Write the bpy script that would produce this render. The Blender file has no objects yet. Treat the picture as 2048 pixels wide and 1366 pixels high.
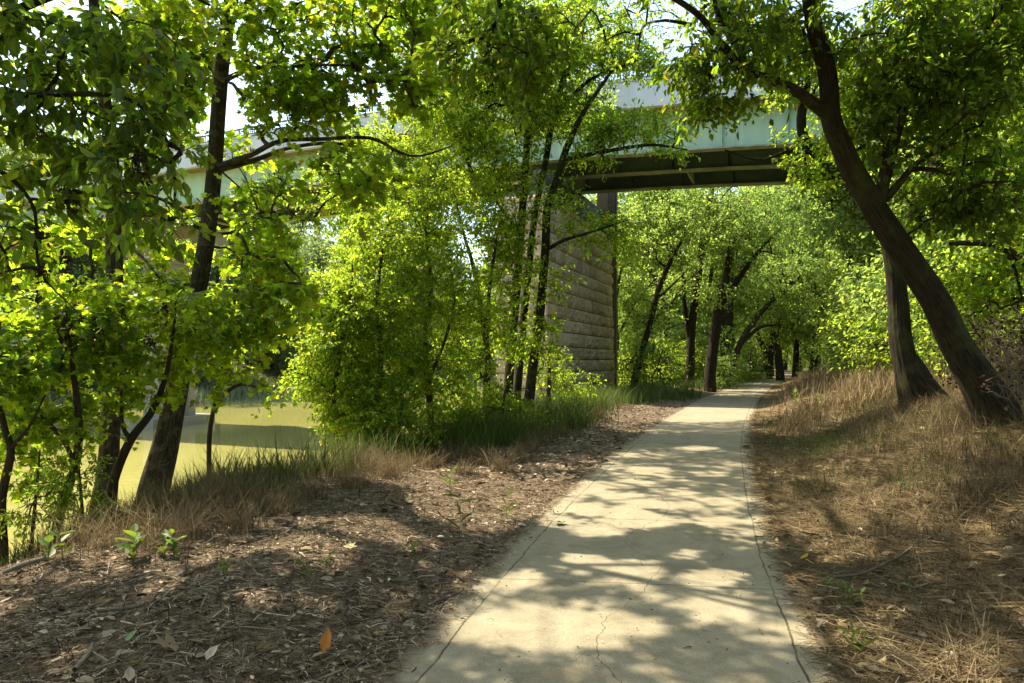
import bpy, math, random
import numpy as np

rng = np.random.default_rng(11)
random.seed(11)
S = bpy.context.scene
COL = S.collection
F, CX, HY, EYE = 1365.0, 1024.0, 720.0, 1.7
SUN_AZ, SUN_EL = math.radians(-54), math.radians(57)
SUN = np.array([math.sin(SUN_AZ) * math.cos(SUN_EL), math.cos(SUN_AZ) * math.cos(SUN_EL), math.sin(SUN_EL)])


def W(px, py, D):
    return np.array([(px - CX) / F * D, D, EYE + (HY - py) / F * D])


# ------------------------------------------------------------------ terrain
_py = np.array([-20, -8, 0, 3.59, 4.83, 6.11, 8.29, 12.9, 17.85, 29, 46, 93, 200, 500.0])
_px = np.array([-5.0, -2.1, -.30, .53, .84, 1.17, 1.81, 3.27, 5.0, 9.2, 16.4, 38.5, 92, 240.0])
_fy = np.concatenate([np.arange(-20, 60, .1), np.arange(60, 500, .5)])
_fx = np.interp(_fy, _py, _px)
_k = np.exp(-np.linspace(-2, 2, 41) ** 2)
_pad = 20
_sm = np.convolve(np.pad(_fx, _pad, mode='reflect', reflect_type='odd'), _k / _k.sum(), mode='valid')
_fx = _sm
WATER = -2.3


def xc(y):
    return np.interp(y, _fy, _fx)


def cosp(y):
    s = (xc(y + .5) - xc(y - .5))
    return 1 / np.sqrt(1 + s * s)


def lateral(x, y):
    return (x - xc(y)) * cosp(y)


def from_u(u, y):
    return xc(y) + u / cosp(y)


def sstep(t):
    t = np.clip(t, 0, 1)
    return t * t * (3 - 2 * t)


_wv = [(rng.normal(size=2), rng.uniform(0, 6.28)) for _ in range(24)]


def bumps(x, y):
    o = 0 * x
    for i, (k, p) in enumerate(_wv):
        f = [.35, .9, 2.2, 5.0][i % 4]
        o = o + np.sin(x * k[0] * f + y * k[1] * f + p) * [.040, .028, .016, .007][i % 4]
    return o


def gz(x, y):
    x = np.asarray(x, float)
    y = np.asarray(y, float)
    u = lateral(x, y)
    z = bumps(x, y) * np.clip((np.abs(u) - 1.1) / 1.2, 0, 1)
    z = z + np.where(u < 0, .10 * sstep((-u - 1.4) / 1.2) * sstep((5.2 + u) / 1.0), 0)
    z = z - 3.1 * sstep((-u - 4.7) / 4.6)
    z = z + np.where(u < -40, 2.0 * sstep((-u - 47) / 5) + np.clip(-u - 52, 0, 60) * .34, 0)
    z = z + 1.05 * sstep((u - 1.35) / 4.5) + np.clip(u - 5.5, 0, 40) * .085
    z = z - .05 * (np.abs(u) < 1.15)
    return z


def ground_at(px, py):
    """point where the ray of a pixel meets the terrain"""
    D = np.linspace(2, 140, 6000)
    x = (px - CX) / F * D
    z = EYE + (HY - py) / F * D
    g = gz(x, D)
    i = int(np.argmax(z <= g)) if np.any(z <= g) else len(D) - 1
    return np.array([x[i], D[i], g[i]])


# ------------------------------------------------------------------ object helpers
def tag(o, label=None, cat=None, group=None, kind=None):
    for k, v in (('label', label), ('category', cat), ('group', group), ('kind', kind)):
        if v:
            o[k] = v
    return o


def mesh_obj(name, V, faces, mats, parent=None, origin=None, midx=None, uv=None, smooth=False):
    """faces: list of int arrays (n,3) or (n,4)"""
    V = np.asarray(V, np.float32).reshape(-1, 3)
    if origin is not None:
        V = V - np.asarray(origin, np.float32)
    me = bpy.data.meshes.new(name)
    faces = [np.asarray(f, np.int32) for f in faces if len(f)]
    loops = np.concatenate([f.ravel() for f in faces])
    tot = np.concatenate([np.full(len(f), f.shape[1], np.int32) for f in faces])
    start = np.concatenate([[0], np.cumsum(tot)[:-1]]).astype(np.int32)
    me.vertices.add(len(V))
    me.vertices.foreach_set('co', V.ravel())
    me.loops.add(len(loops))
    me.loops.foreach_set('vertex_index', loops)
    me.polygons.add(len(tot))
    me.polygons.foreach_set('loop_start', start)
    me.polygons.foreach_set('loop_total', tot)
    if midx is not None:
        me.polygons.foreach_set('material_index', np.asarray(midx, np.int32))
    me.polygons.foreach_set('use_smooth', np.full(len(tot), smooth, bool))
    if uv is not None:
        l = me.uv_layers.new(name='UVMap')
        l.data.foreach_set('uv', np.asarray(uv, np.float32)[loops].ravel())
    me.update(calc_edges=True)
    for m in (mats if isinstance(mats, (list, tuple)) else [mats]):
        me.materials.append(m)
    o = bpy.data.objects.new(name, me)
    COL.objects.link(o)
    if parent is not None:
        o.parent = parent
    elif origin is not None:
        o.location = [float(a) for a in origin]
    return o


def empty(name, loc, label, cat, group=None):
    o = bpy.data.objects.new(name, None)
    COL.objects.link(o)
    o.location = [float(a) for a in loc]
    o.empty_display_size = .3
    return tag(o, label, cat, group)


def norm(a):
    return a / np.maximum(np.linalg.norm(a, axis=-1, keepdims=True), 1e-9)


class Geo:
    def __init__(self):
        self.v, self.f, self.m, self.uv, self.n = [], [], [], [], 0

    def add(self, V, F_, mat=0, uv=None):
        V = np.asarray(V, float).reshape(-1, 3)
        self.v.append(V)
        self.uv.append(np.zeros((len(V), 2)) if uv is None else np.asarray(uv).reshape(-1, 2))
        for f in (F_ if isinstance(F_, list) else [F_]):
            self.f.append(np.asarray(f, np.int64) + self.n)
            self.m.append(np.full(len(f), mat))
        self.n += len(V)
        return self

    def box(self, c, sx, sy, sz, ax=None, ay=None, az=None, mat=0):
        ax = np.array([1, 0, 0.]) if ax is None else ax
        ay = np.array([0, 1, 0.]) if ay is None else ay
        az = np.array([0, 0, 1.]) if az is None else az
        c = np.asarray(c, float)
        V = [c + i * sx / 2 * ax + j * sy / 2 * ay + k * sz / 2 * az for k in (-1, 1) for j in (-1, 1) for i in (-1, 1)]
        return self.add(V, np.array([[0, 2, 3, 1], [4, 5, 7, 6], [0, 1, 5, 4], [2, 6, 7, 3], [0, 4, 6, 2], [1, 3, 7, 5]]), mat)

    def obj(self, name, mats, parent=None, origin=None, smooth=False, uv=False):
        return mesh_obj(name, np.concatenate(self.v), self.f, mats, parent, origin, np.concatenate(self.m),
                        np.concatenate(self.uv) if uv else None, smooth)


def tubes(P, R, k):
    """batch of tubes: P (B,n,3), R (B,n) -> verts, quads, uv"""
    B, n, _ = P.shape
    T = np.empty_like(P)
    T[:, 1:-1] = P[:, 2:] - P[:, :-2]
    T[:, 0] = P[:, 1] - P[:, 0]
    T[:, -1] = P[:, -1] - P[:, -2]
    T = norm(T)
    ref = np.where(np.abs(T[:, :1, 2:3]) > .85, np.array([1., 0, 0]), np.array([0, 0, 1.]))
    ref = np.broadcast_to(ref, T.shape)
    A = norm(np.cross(T, ref))
    Bn = np.cross(T, A)
    an = np.arange(k) * 2 * np.pi / k
    V = P[:, :, None, :] + R[:, :, None, None] * (np.cos(an)[None, None, :, None] * A[:, :, None, :] + np.sin(an)[None, None, :, None] * Bn[:, :, None, :])
    idx = np.arange(B * n * k).reshape(B, n, k)
    a = idx[:, :-1, :]
    b = idx[:, 1:, :]
    Q = np.stack([a, np.roll(a, -1, 2), np.roll(b, -1, 2), b], -1).reshape(-1, 4)
    return V.reshape(-1, 3), Q


def spline(pts, step):
    """Catmull-Rom through rows (x,y,z,r)"""
    pts = np.asarray(pts, float)
    P = np.vstack([2 * pts[0] - pts[1], pts, 2 * pts[-1] - pts[-2]])
    out = []
    for i in range(1, len(P) - 2):
        n = max(2, int(np.linalg.norm(P[i + 1, :3] - P[i, :3]) / step))
        t = np.linspace(0, 1, n, endpoint=False)[:, None]
        p0, p1, p2, p3 = P[i - 1], P[i], P[i + 1], P[i + 2]
        out.append(.5 * (2 * p1 + (p2 - p0) * t + (2 * p0 - 5 * p1 + 4 * p2 - p3) * t ** 2 + (3 * p1 - p0 - 3 * p2 + p3) * t ** 3))
    out.append(P[-2][None])
    o = np.concatenate(out)
    o[:, 3] = np.maximum(o[:, 3], .004)
    return o


def limb_mesh(geo, sp, k, rough=.06, mat=0, furrow=0.0):
    """one thick limb with an irregular outline and bark uv"""
    P, R = sp[:, :3], sp[:, 3]
    n = len(P)
    T = np.gradient(P, axis=0)
    T = norm(T)
    A = np.zeros_like(T)
    a = np.cross(T[0], [0.3, 1, 0.1])
    a /= np.linalg.norm(a)
    for i in range(n):
        a = a - T[i] * np.dot(a, T[i])
        a /= np.linalg.norm(a)
        A[i] = a
    Bn = np.cross(T, A)
    an = np.linspace(0, 2 * np.pi, k + 1)
    s = np.concatenate([[0], np.cumsum(np.linalg.norm(np.diff(P, axis=0), axis=1))])
    ph = rng.uniform(0, 6.28, 8)
    rr = np.ones((n, k + 1))
    for j in range(4):
        m = j + 1
        rr += rough * (.9 / m) * np.cos(m * an[None, :] + ph[j] + np.sin(s[:, None] * (.7 + .5 * j) + ph[j + 4]) * 1.4)
    if furrow:      # ridged bark
        for m, am in ((11, 1.0), (17, .8), (23, .6)):
            w_ = np.zeros_like(s)
            for q in range(3):
                w_ = w_ + np.sin(s * (1.3 + 1.9 * q) + rng.uniform(0, 6.28)) * (.9 / (q + 1))
            cut = np.sin(s[:, None] * 9 + 2.3 * np.floor(an[None, :] * 3) + m)
            rr += furrow * am * (np.abs(np.sin(m * an[None, :] / 2 + w_[:, None])) ** .6 - .6) * (.8 + .3 * cut)
        rr[:, -1] = rr[:, 0]
    V = P[:, None, :] + (R[:, None] * rr)[:, :, None] * (np.cos(an)[None, :, None] * A[:, None, :] + np.sin(an)[None, :, None] * Bn[:, None, :])
    idx = np.arange(n * (k + 1)).reshape(n, k + 1)
    Q = np.stack([idx[:-1, :-1], idx[:-1, 1:], idx[1:, 1:], idx[1:, :-1]], -1).reshape(-1, 4)
    uv = np.stack([np.broadcast_to(an / (2 * np.pi) * 2 * np.pi * R[0], (n, k + 1)), np.broadcast_to(s[:, None], (n, k + 1))], -1)
    geo.add(V, Q, mat, uv)


# ------------------------------------------------------------------ leaves
OVATE = (np.array([[0, 0, 0], [.30, -.26, .07], [.68, -.20, .03], [1, 0, -.10], [.68, .20, .03], [.30, .26, .07]]),
         [np.array([[0, 1, 2, 3], [0, 3, 4, 5]])])
SLIM = (np.array([[0, 0, 0], [.30, -.17, .05], [.68, -.14, .02], [1, 0, -.12], [.68, .14, .02], [.30, .17, .05]]),
        [np.array([[0, 1, 2, 3], [0, 3, 4, 5]])])
_half = [(-.02, .24, .02), (.26, .54, .06), (.40, .25, .03), (.74, .42, .02), (.72, .14, .0)]
_mv = [(0, 0, 0), (.42, 0, -.02), (1, 0, -.10)] + [(a, -b, c) for a, b, c in _half] + [(a, b, c) for a, b, c in _half]
_mt = []
for off, flip in ((3, 0), (8, 1)):
    ch = [0, off, off + 1, off + 2, off + 3, off + 4, 2]
    for i in range(6):
        t = [1, ch[i], ch[i + 1]]
        _mt.append(t[::-1] if flip else t)
MAPLE = (np.array(_mv), [np.array(_mt)])
KITE = (np.array([[0, 0, 0], [.45, -.32, .08], [1, 0, -.08], [.45, .32, .08]]), [np.array([[0, 1, 2], [0, 2, 3]])])


def leaf_verts(tmpl, pos, axis, nrm, size):
    a = norm(axis)
    s = norm(np.cross(nrm, a))
    n = np.cross(a, s)
    t = tmpl[0]
    V = pos[:, None, :] + size[:, None, None] * (t[None, :, 0:1] * a[:, None, :] + t[None, :, 1:2] * s[:, None, :] + t[None, :, 2:3] * n[:, None, :])
    m = len(t)
    off = (np.arange(len(pos)) * m)[:, None, None]
    Fs = [(f[None] + off).reshape(-1, f.shape[1]) for f in tmpl[1]]
    return V.reshape(-1, 3), Fs


def blob(px, py, D, rx, ry, rd, n):
    """cluster centres in an ellipsoid placed where the photo shows foliage"""
    d = norm(rng.normal(size=(n, 3)))
    r = rng.uniform(0, 1, (n, 1)) ** .42
    return W(px, py, D) + d * r * np.array([rx * D / F, rd, ry * D / F])


def wblob(c, r, n):
    d = norm(rng.normal(size=(n, 3)))
    q = rng.uniform(0, 1, (n, 1)) ** .42
    return np.asarray(c, float) + d * q * np.asarray(r, float)


SUNHOLES = []      # (px, py, rx, ry) places on the ground that the sun reaches through gaps between the crowns


def sun_gap(P, keep=.0, grow=1.2):
    """mask of leaves to keep: crowns leave gaps towards the sun above the lit patches of ground"""
    if not SUNHOLES:
        return np.ones(len(P), bool)
    t = P[:, 2] / SUN[2]
    g = P - t[:, None] * SUN
    ok = g[:, 1] > 1.0
    y = np.where(ok, g[:, 1], 1)
    px = CX + F * g[:, 0] / y
    py = HY + F * EYE / y
    hit = np.zeros(len(P), bool)
    for (hx, hy, rx, ry) in SUNHOLES:
        q = ((px - hx) / (rx * grow)) ** 2 + ((py - hy) / (ry * grow)) ** 2
        hit |= ok & (q < 1)
    return ~hit | (rng.uniform(size=len(P)) < keep)


def crown(name, limbs, C, leafmat, barkmat, parent, origin, tmpl=OVATE, size=.1, twigs=5, per=6, R=.45, droop=.35,
          flat=.55, r0=.006, sub=True, kb=4, gap=True):
    """branches from the limbs to every cluster, twigs and leaves; one mesh"""
    if gap:
        C = C[sun_gap(C, .0, .85)]
    nodes = [p for l in limbs for p in l[:, :3]]
    nrad = [r for l in limbs for r in l[:, 3]]
    nn = len(nodes)
    K = len(C)
    NP = np.empty((nn + 4 * K, 3))
    NP[:nn] = nodes
    NR = np.empty(nn + 4 * K)
    NR[:nn] = nrad
    own = np.full(nn + 4 * K, -1)
    base = limbs[0][0, :3]
    d0 = np.array([np.min(np.linalg.norm(NP[:nn] - c, axis=1)) for c in C])
    order = np.argsort(d0)
    C = C[order]
    cnt = nn
    par = np.full(K, -1)
    PB = np.empty((K, 5, 3))
    for i in range(K):
        c = C[i]
        dv = c - NP[:cnt]
        dist = np.linalg.norm(dv, axis=1)
        cost = dist * (1 + .9 * np.clip(-dv[:, 2] / np.maximum(dist, .01) - .1, 0, 1)) + .25 * (NR[:cnt] > .12) + .6 * (NP[:cnt, 2] < base[2] + .6)
        j = int(np.argmin(cost))
        par[i] = own[j]
        a = NP[j]
        L = dist[j]
        ctrl = a + (c - a) * .5 + np.array([0, 0, .16 * L]) + rng.normal(size=3) * .09 * L
        t = np.array([0, .25, .5, .75, 1])[:, None]
        P = (1 - t) ** 2 * a + 2 * t * (1 - t) * ctrl + t * t * c
        P[1:4] += rng.normal(size=(3, 3)) * .025 * L
        PB[i] = P
        NP[cnt:cnt + 4] = P[1:]
        NR[cnt:cnt + 4] = .02
        own[cnt:cnt + 4] = i
        cnt += 4
    w = np.ones(K)
    for i in range(K - 1, -1, -1):
        if par[i] >= 0:
            w[par[i]] += w[i]
    rb = r0 * w ** .5
    rb = np.minimum(rb, .07)
    RB = rb[:, None] * np.array([1.15, 1, .85, .72, .6])[None]
    geo = Geo()
    big = rb > 2.2 * r0
    for sel, kk in ((big, max(kb, 5)), (~big, kb)):
        if sel.any():
            V, Q = tubes(PB[sel], RB[sel], kk)
            geo.add(V, Q, 1)
    # twigs
    out = norm(PB[:, 4] - PB[:, 2])
    TD = norm(rng.normal(size=(K, twigs, 3)) * np.array([1, 1, flat]) + .55 * out[:, None, :])
    TL = R * rng.uniform(.55, 1.15, (K, twigs))
    end = C[:, None, :] + TD * TL[..., None]
    end[..., 2] -= droop * .35 * TL
    mid = C[:, None, :] + TD * TL[..., None] * .55
    if sub:
        PT = np.stack([np.broadcast_to(C[:, None, :], mid.shape), mid, end], 2).reshape(-1, 3, 3)
        RT = np.broadcast_to(np.array([r0 * .55, r0 * .4, r0 * .2]), (len(PT), 3))
        V, Q = tubes(PT, RT, 3)
        geo.add(V, Q, 1)
    t = (np.arange(per) + rng.uniform(.2, .8, (K, twigs, per))) / per
    t = .12 + .9 * t
    pos = (1 - t)[..., None] ** 2 * C[:, None, None, :] + (2 * t * (1 - t))[..., None] * mid[:, :, None, :] + (t * t)[..., None] * end[:, :, None, :]
    pos = pos.reshape(-1, 3)
    td = np.repeat(TD.reshape(-1, 3), per, 0)
    n = len(pos)
    axis = td * .55 + rng.normal(size=(n, 3)) * .55 + np.array([0, 0, -droop])
    nr = np.array([0, 0, 1.]) + rng.normal(size=(n, 3)) * .55
    sz = size * rng.uniform(.6, 1.3, n)
    pos = pos + rng.normal(size=(n, 3)) * size * .25
    if gap:
        keep = sun_gap(pos)
        pos, axis, nr, sz = pos[keep], axis[keep], nr[keep], sz[keep]
    V, Fs = leaf_verts(tmpl, pos, axis, nr, sz)
    geo.add(V, Fs, 0)
    return geo.obj(name, [leafmat, barkmat], parent, origin)


def pline(rows, D0=None):
    """rows (px, py, D, width_px) -> rows (x,y,z,r)"""
    return np.array([list(W(a, b, d)) + [w * d / F / 2] for a, b, d, w in rows])


def tree(name, label, cat, trunk_rows, limbs_rows, C, leafmat, barkmat, group=None, sides=14, step=.09, rough=.06, world=False, ground=True, dead=(), furrow=0.0, **kw):
    T = np.array(trunk_rows, float) if world else pline(trunk_rows)
    base = T[0, :3].copy()
    if ground:
        g = float(gz(base[0], base[1]))
        # carry the foot of the trunk into the ground
        foot = T[0].copy()
        foot[2] = min(base[2], g) - .25
        foot[3] *= 1.12
        if base[2] - foot[2] > .1:
            T = np.vstack([foot, T])
        base[2] = g
    L = [spline(T, step)] + [spline(np.array(l, float) if world else pline(l), step) for l in limbs_rows]
    e = empty(name, base, label, cat, group)
    g = Geo()
    for i, l in enumerate(L):
        limb_mesh(g, l, sides if i == 0 else max(7, sides * 2 // 3), rough, 0, furrow if l[0, 3] > .06 else 0)
    g.obj('trunk', barkmat, e, base, smooth=True, uv=True)
    for (px, py, D, r) in dead:
        c0 = W(px, py, D)
        n = 46
        q = rng.normal(size=(n, 3)) * np.array([.5, .5, .9]) * r
        V, Fs = leaf_verts(OVATE, c0 + q, rng.normal(size=(n, 3)) - [0, 0, 1.2], rng.normal(size=(n, 3)), rng.uniform(.5, 1.1, n) * r)
        gg = Geo().add(V, Fs)
        gg.obj('dead_foliage', DEADLEAF, e, base)
    if C is not None and len(C):
        crown('crown', [l[max(0, len(l) // 6):] if i == 0 else l for i, l in enumerate(L)], C, leafmat, barkmat, e, base, **kw)
    return e


# ------------------------------------------------------------------ materials
def nt(name):
    m = bpy.data.materials.new(name)
    m.use_nodes = True
    t = m.node_tree
    for n in list(t.nodes):
        t.nodes.remove(n)
    out = t.nodes.new('ShaderNodeOutputMaterial')
    return m, t, out


def N(t, typ, ins=None, **at):
    n = t.nodes.new('ShaderNode' + typ)
    for k, v in at.items():
        setattr(n, k, v)
    for k, v in (ins or {}).items():
        n.inputs[k].default_value = v
    return n


def ramp(t, fac, stops, interp='LINEAR'):
    r = N(t, 'ValToRGB')
    r.color_ramp.interpolation = interp
    el = r.color_ramp.elements
    while len(el) < len(stops):
        el.new(.5)
    for e, (p, c) in zip(el, stops):
        e.position = p
        e.color = (*c, 1)
    t.links.new(fac, r.inputs['Fac'])
    return r.outputs['Color']


def mth(t, op, a, b=None, clamp=False):
    n = N(t, 'Math', operation=op, use_clamp=clamp)
    for i, v in enumerate((a, b)):
        if v is None:
            continue
        if isinstance(v, (int, float)):
            n.inputs[i].default_value = v
        else:
            t.links.new(v, n.inputs[i])
    return n.outputs[0]


def mixc(t, fac, a, b, mode='MIX'):
    n = N(t, 'Mix', data_type='RGBA', blend_type=mode)
    for s, v in ((0, fac), (6, a), (7, b)):
        if isinstance(v, (int, float)):
            n.inputs[s].default_value = v
        elif isinstance(v, tuple):
            n.inputs[s].default_value = (*v, 1)
        else:
            t.links.new(v, n.inputs[s])
    return n.outputs[2]


def noise(t, vec, scale, detail=4, rough=.55, dist=0):
    n = N(t, 'TexNoise', {'Scale': scale, 'Detail': detail, 'Roughness': rough, 'Distortion': dist})
    if vec is not None:
        t.links.new(vec, n.inputs['Vector'])
    return n.outputs['Fac']


def leaf_mat(name, refl, trans, mix=.5, rough=.42, warm=.0):
    m, t, out = nt(name)
    geo = N(t, 'NewGeometry')
    rnd = geo.outputs['Random Per Island']
    val = mth(t, 'ADD', mth(t, 'MULTIPLY', rnd, 1.0), .5)
    r2 = mth(t, 'FRACT', mth(t, 'MULTIPLY', rnd, 17.3))
    r3 = mth(t, 'FRACT', mth(t, 'MULTIPLY', rnd, 71.9))
    hue = mth(t, 'ADD', mth(t, 'MULTIPLY', r2, .045), .478 - warm)
    hue = mth(t, 'SUBTRACT', hue, mth(t, 'MULTIPLY', mth(t, 'GREATER_THAN', r3, .965), .06))

    def var(c):
        h = N(t, 'HueSaturation', {'Saturation': 1, 'Color': (*c, 1)})
        t.links.new(hue, h.inputs['Hue'])
        t.links.new(val, h.inputs['Value'])
        return h.outputs['Color']
    b = N(t, 'BsdfPrincipled', {'Roughness': rough, 'Specular IOR Level': .35})
    t.links.new(var(refl), b.inputs['Base Color'])
    tr = N(t, 'BsdfTranslucent')
    t.links.new(var(trans), tr.inputs['Color'])
    mx = N(t, 'MixShader', {'Fac': mix})
    t.links.new(b.outputs[0], mx.inputs[1])
    t.links.new(tr.outputs[0], mx.inputs[2])
    t.links.new(mx.outputs[0], out.inputs['Surface'])
    return m


def bark_mat(name, dark, light, scale=1.0, moss=0.0, blotch=None, bump=1.3):
    m, t, out = nt(name)
    uv = N(t, 'UVMap')
    mp = N(t, 'Mapping')
    mp.inputs['Scale'].default_value = (38 * scale, 6 * scale, 1)
    t.links.new(uv.outputs[0], mp.inputs['Vector'])
    n1 = noise(t, mp.outputs[0], 1.0, 6, .65, .8)
    tc = N(t, 'TexCoord')
    n2 = noise(t, tc.outputs['Object'], 5.5, 5, .6)
    c = ramp(t, n1, [(.30, dark), (.62, light)])
    c = mixc(t, mth(t, 'MULTIPLY', n2, .7), c, tuple(x * .45 for x in dark), 'MIX')
    if blotch:
        n3 = noise(t, tc.outputs['Object'], 9.0, 4, .6, .6)
        k = ramp(t, n3, [(.54, (0, 0, 0)), (.60, (1, 1, 1))])
        c = mixc(t, k, c, blotch)
    if moss:
        n4 = noise(t, tc.outputs['Object'], 2.2, 4, .6)
        k = ramp(t, n4, [(.52, (0, 0, 0)), (.66, (moss, moss, moss))])
        c = mixc(t, k, c, (.075, .085, .03))
    b = N(t, 'BsdfPrincipled', {'Roughness': .92, 'Specular IOR Level': .15})
    t.links.new(c, b.inputs['Base Color'])
    bp = N(t, 'Bump', {'Strength': bump, 'Distance': .05})
    t.links.new(n1, bp.inputs['Height'])
    t.links.new(bp.outputs[0], b.inputs['Normal'])
    t.links.new(b.outputs[0], out.inputs['Surface'])
    return m


def simple_mat(name, col, rough=.6, var=.25, scale=3.0, stain=None, metallic=0, bump=0.0, stretch=(1, 1, 1)):
    m, t, out = nt(name)
    tc = N(t, 'TexCoord')
    mp = N(t, 'Mapping')
    mp.inputs['Scale'].default_value = stretch
    t.links.new(tc.outputs['Object'], mp.inputs['Vector'])
    n = noise(t, mp.outputs[0], scale, 6, .6)
    c = ramp(t, n, [(.3, tuple(x * (1 - var) for x in col)), (.7, tuple(min(1, x * (1 + var)) for x in col))])
    if stain:
        n2 = noise(t, mp.outputs[0], scale * .45, 5, .65, .4)
        k = ramp(t, n2, [(.52, (0, 0, 0)), (.68, (.8, .8, .8))])
        c = mixc(t, k, c, stain)
    b = N(t, 'BsdfPrincipled', {'Roughness': rough, 'Metallic': metallic, 'Specular IOR Level': .3})
    t.links.new(c, b.inputs['Base Color'])
    if bump:
        n3 = noise(t, tc.outputs['Object'], scale * 6, 4, .6)
        bp = N(t, 'Bump', {'Strength': bump, 'Distance': .02})
        t.links.new(n3, bp.inputs['Height'])
        t.links.new(bp.outputs[0], b.inputs['Normal'])
    t.links.new(b.outputs[0], out.inputs['Surface'])
    return m


def island_mat(name, stops, rough=.8, trans=0.0):
    """colour by piece: straw, twigs, dead leaves, blades"""
    m, t, out = nt(name)
    geo = N(t, 'NewGeometry')
    c = ramp(t, geo.outputs['Random Per Island'], stops)
    b = N(t, 'BsdfPrincipled', {'Roughness': rough, 'Specular IOR Level': .2})
    t.links.new(c, b.inputs['Base Color'])
    if trans:
        tr = N(t, 'BsdfTranslucent')
        t.links.new(c, tr.inputs['Color'])
        mx = N(t, 'MixShader', {'Fac': trans})
        t.links.new(b.outputs[0], mx.inputs[1])
        t.links.new(tr.outputs[0], mx.inputs[2])
        t.links.new(mx.outputs[0], out.inputs['Surface'])
    else:
        t.links.new(b.outputs[0], out.inputs['Surface'])
    return m


def ground_mat():
    m, t, out = nt('ground_soil')
    tc = N(t, 'TexCoord')
    o = tc.outputs['Object']
    uv = N(t, 'UVMap')
    sx = N(t, 'SeparateXYZ')
    t.links.new(uv.outputs[0], sx.inputs[0])
    n1 = noise(t, o, 1.3, 6, .6)
    n2 = noise(t, o, 14, 6, .65, .5)
    n3 = noise(t, o, 55, 4, .6)
    soil = ramp(t, n2, [(.32, (.07, .048, .034)), (.52, (.165, .118, .084)), (.72, (.33, .25, .18))])
    straw = ramp(t, n2, [(.32, (.085, .055, .030)), (.52, (.16, .115, .065)), (.74, (.26, .19, .11))])
    green = ramp(t, n2, [(.3, (.03, .045, .012)), (.7, (.09, .11, .03))])
    side = mth(t, 'GREATER_THAN', sx.outputs[0], 0.0)
    c = mixc(t, side, soil, straw)
    far = ramp(t, mth(t, 'ADD', n1, mth(t, 'MULTIPLY', mth(t, 'ABSOLUTE', sx.outputs[0]), .012)), [(.70, (0, 0, 0)), (.85, (1, 1, 1))])
    c = mixc(t, far, c, green)
    # damp mud along the water
    damp = ramp(t, mth(t, 'MULTIPLY', sx.outputs[0], -.1), [(.60, (0, 0, 0)), (.75, (1, 1, 1))])
    c = mixc(t, mth(t, 'MULTIPLY', damp, .6), c, (.07, .06, .03))
    b = N(t, 'BsdfPrincipled', {'Roughness': .95, 'Specular IOR Level': .1})
    t.links.new(c, b.inputs['Base Color'])
    bp = N(t, 'Bump', {'Strength': .9, 'Distance': .05})
    t.links.new(mth(t, 'ADD', n2, mth(t, 'MULTIPLY', n3, .5)), bp.inputs['Height'])
    t.links.new(bp.outputs[0], b.inputs['Normal'])
    t.links.new(b.outputs[0], out.inputs['Surface'])
    return m


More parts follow.
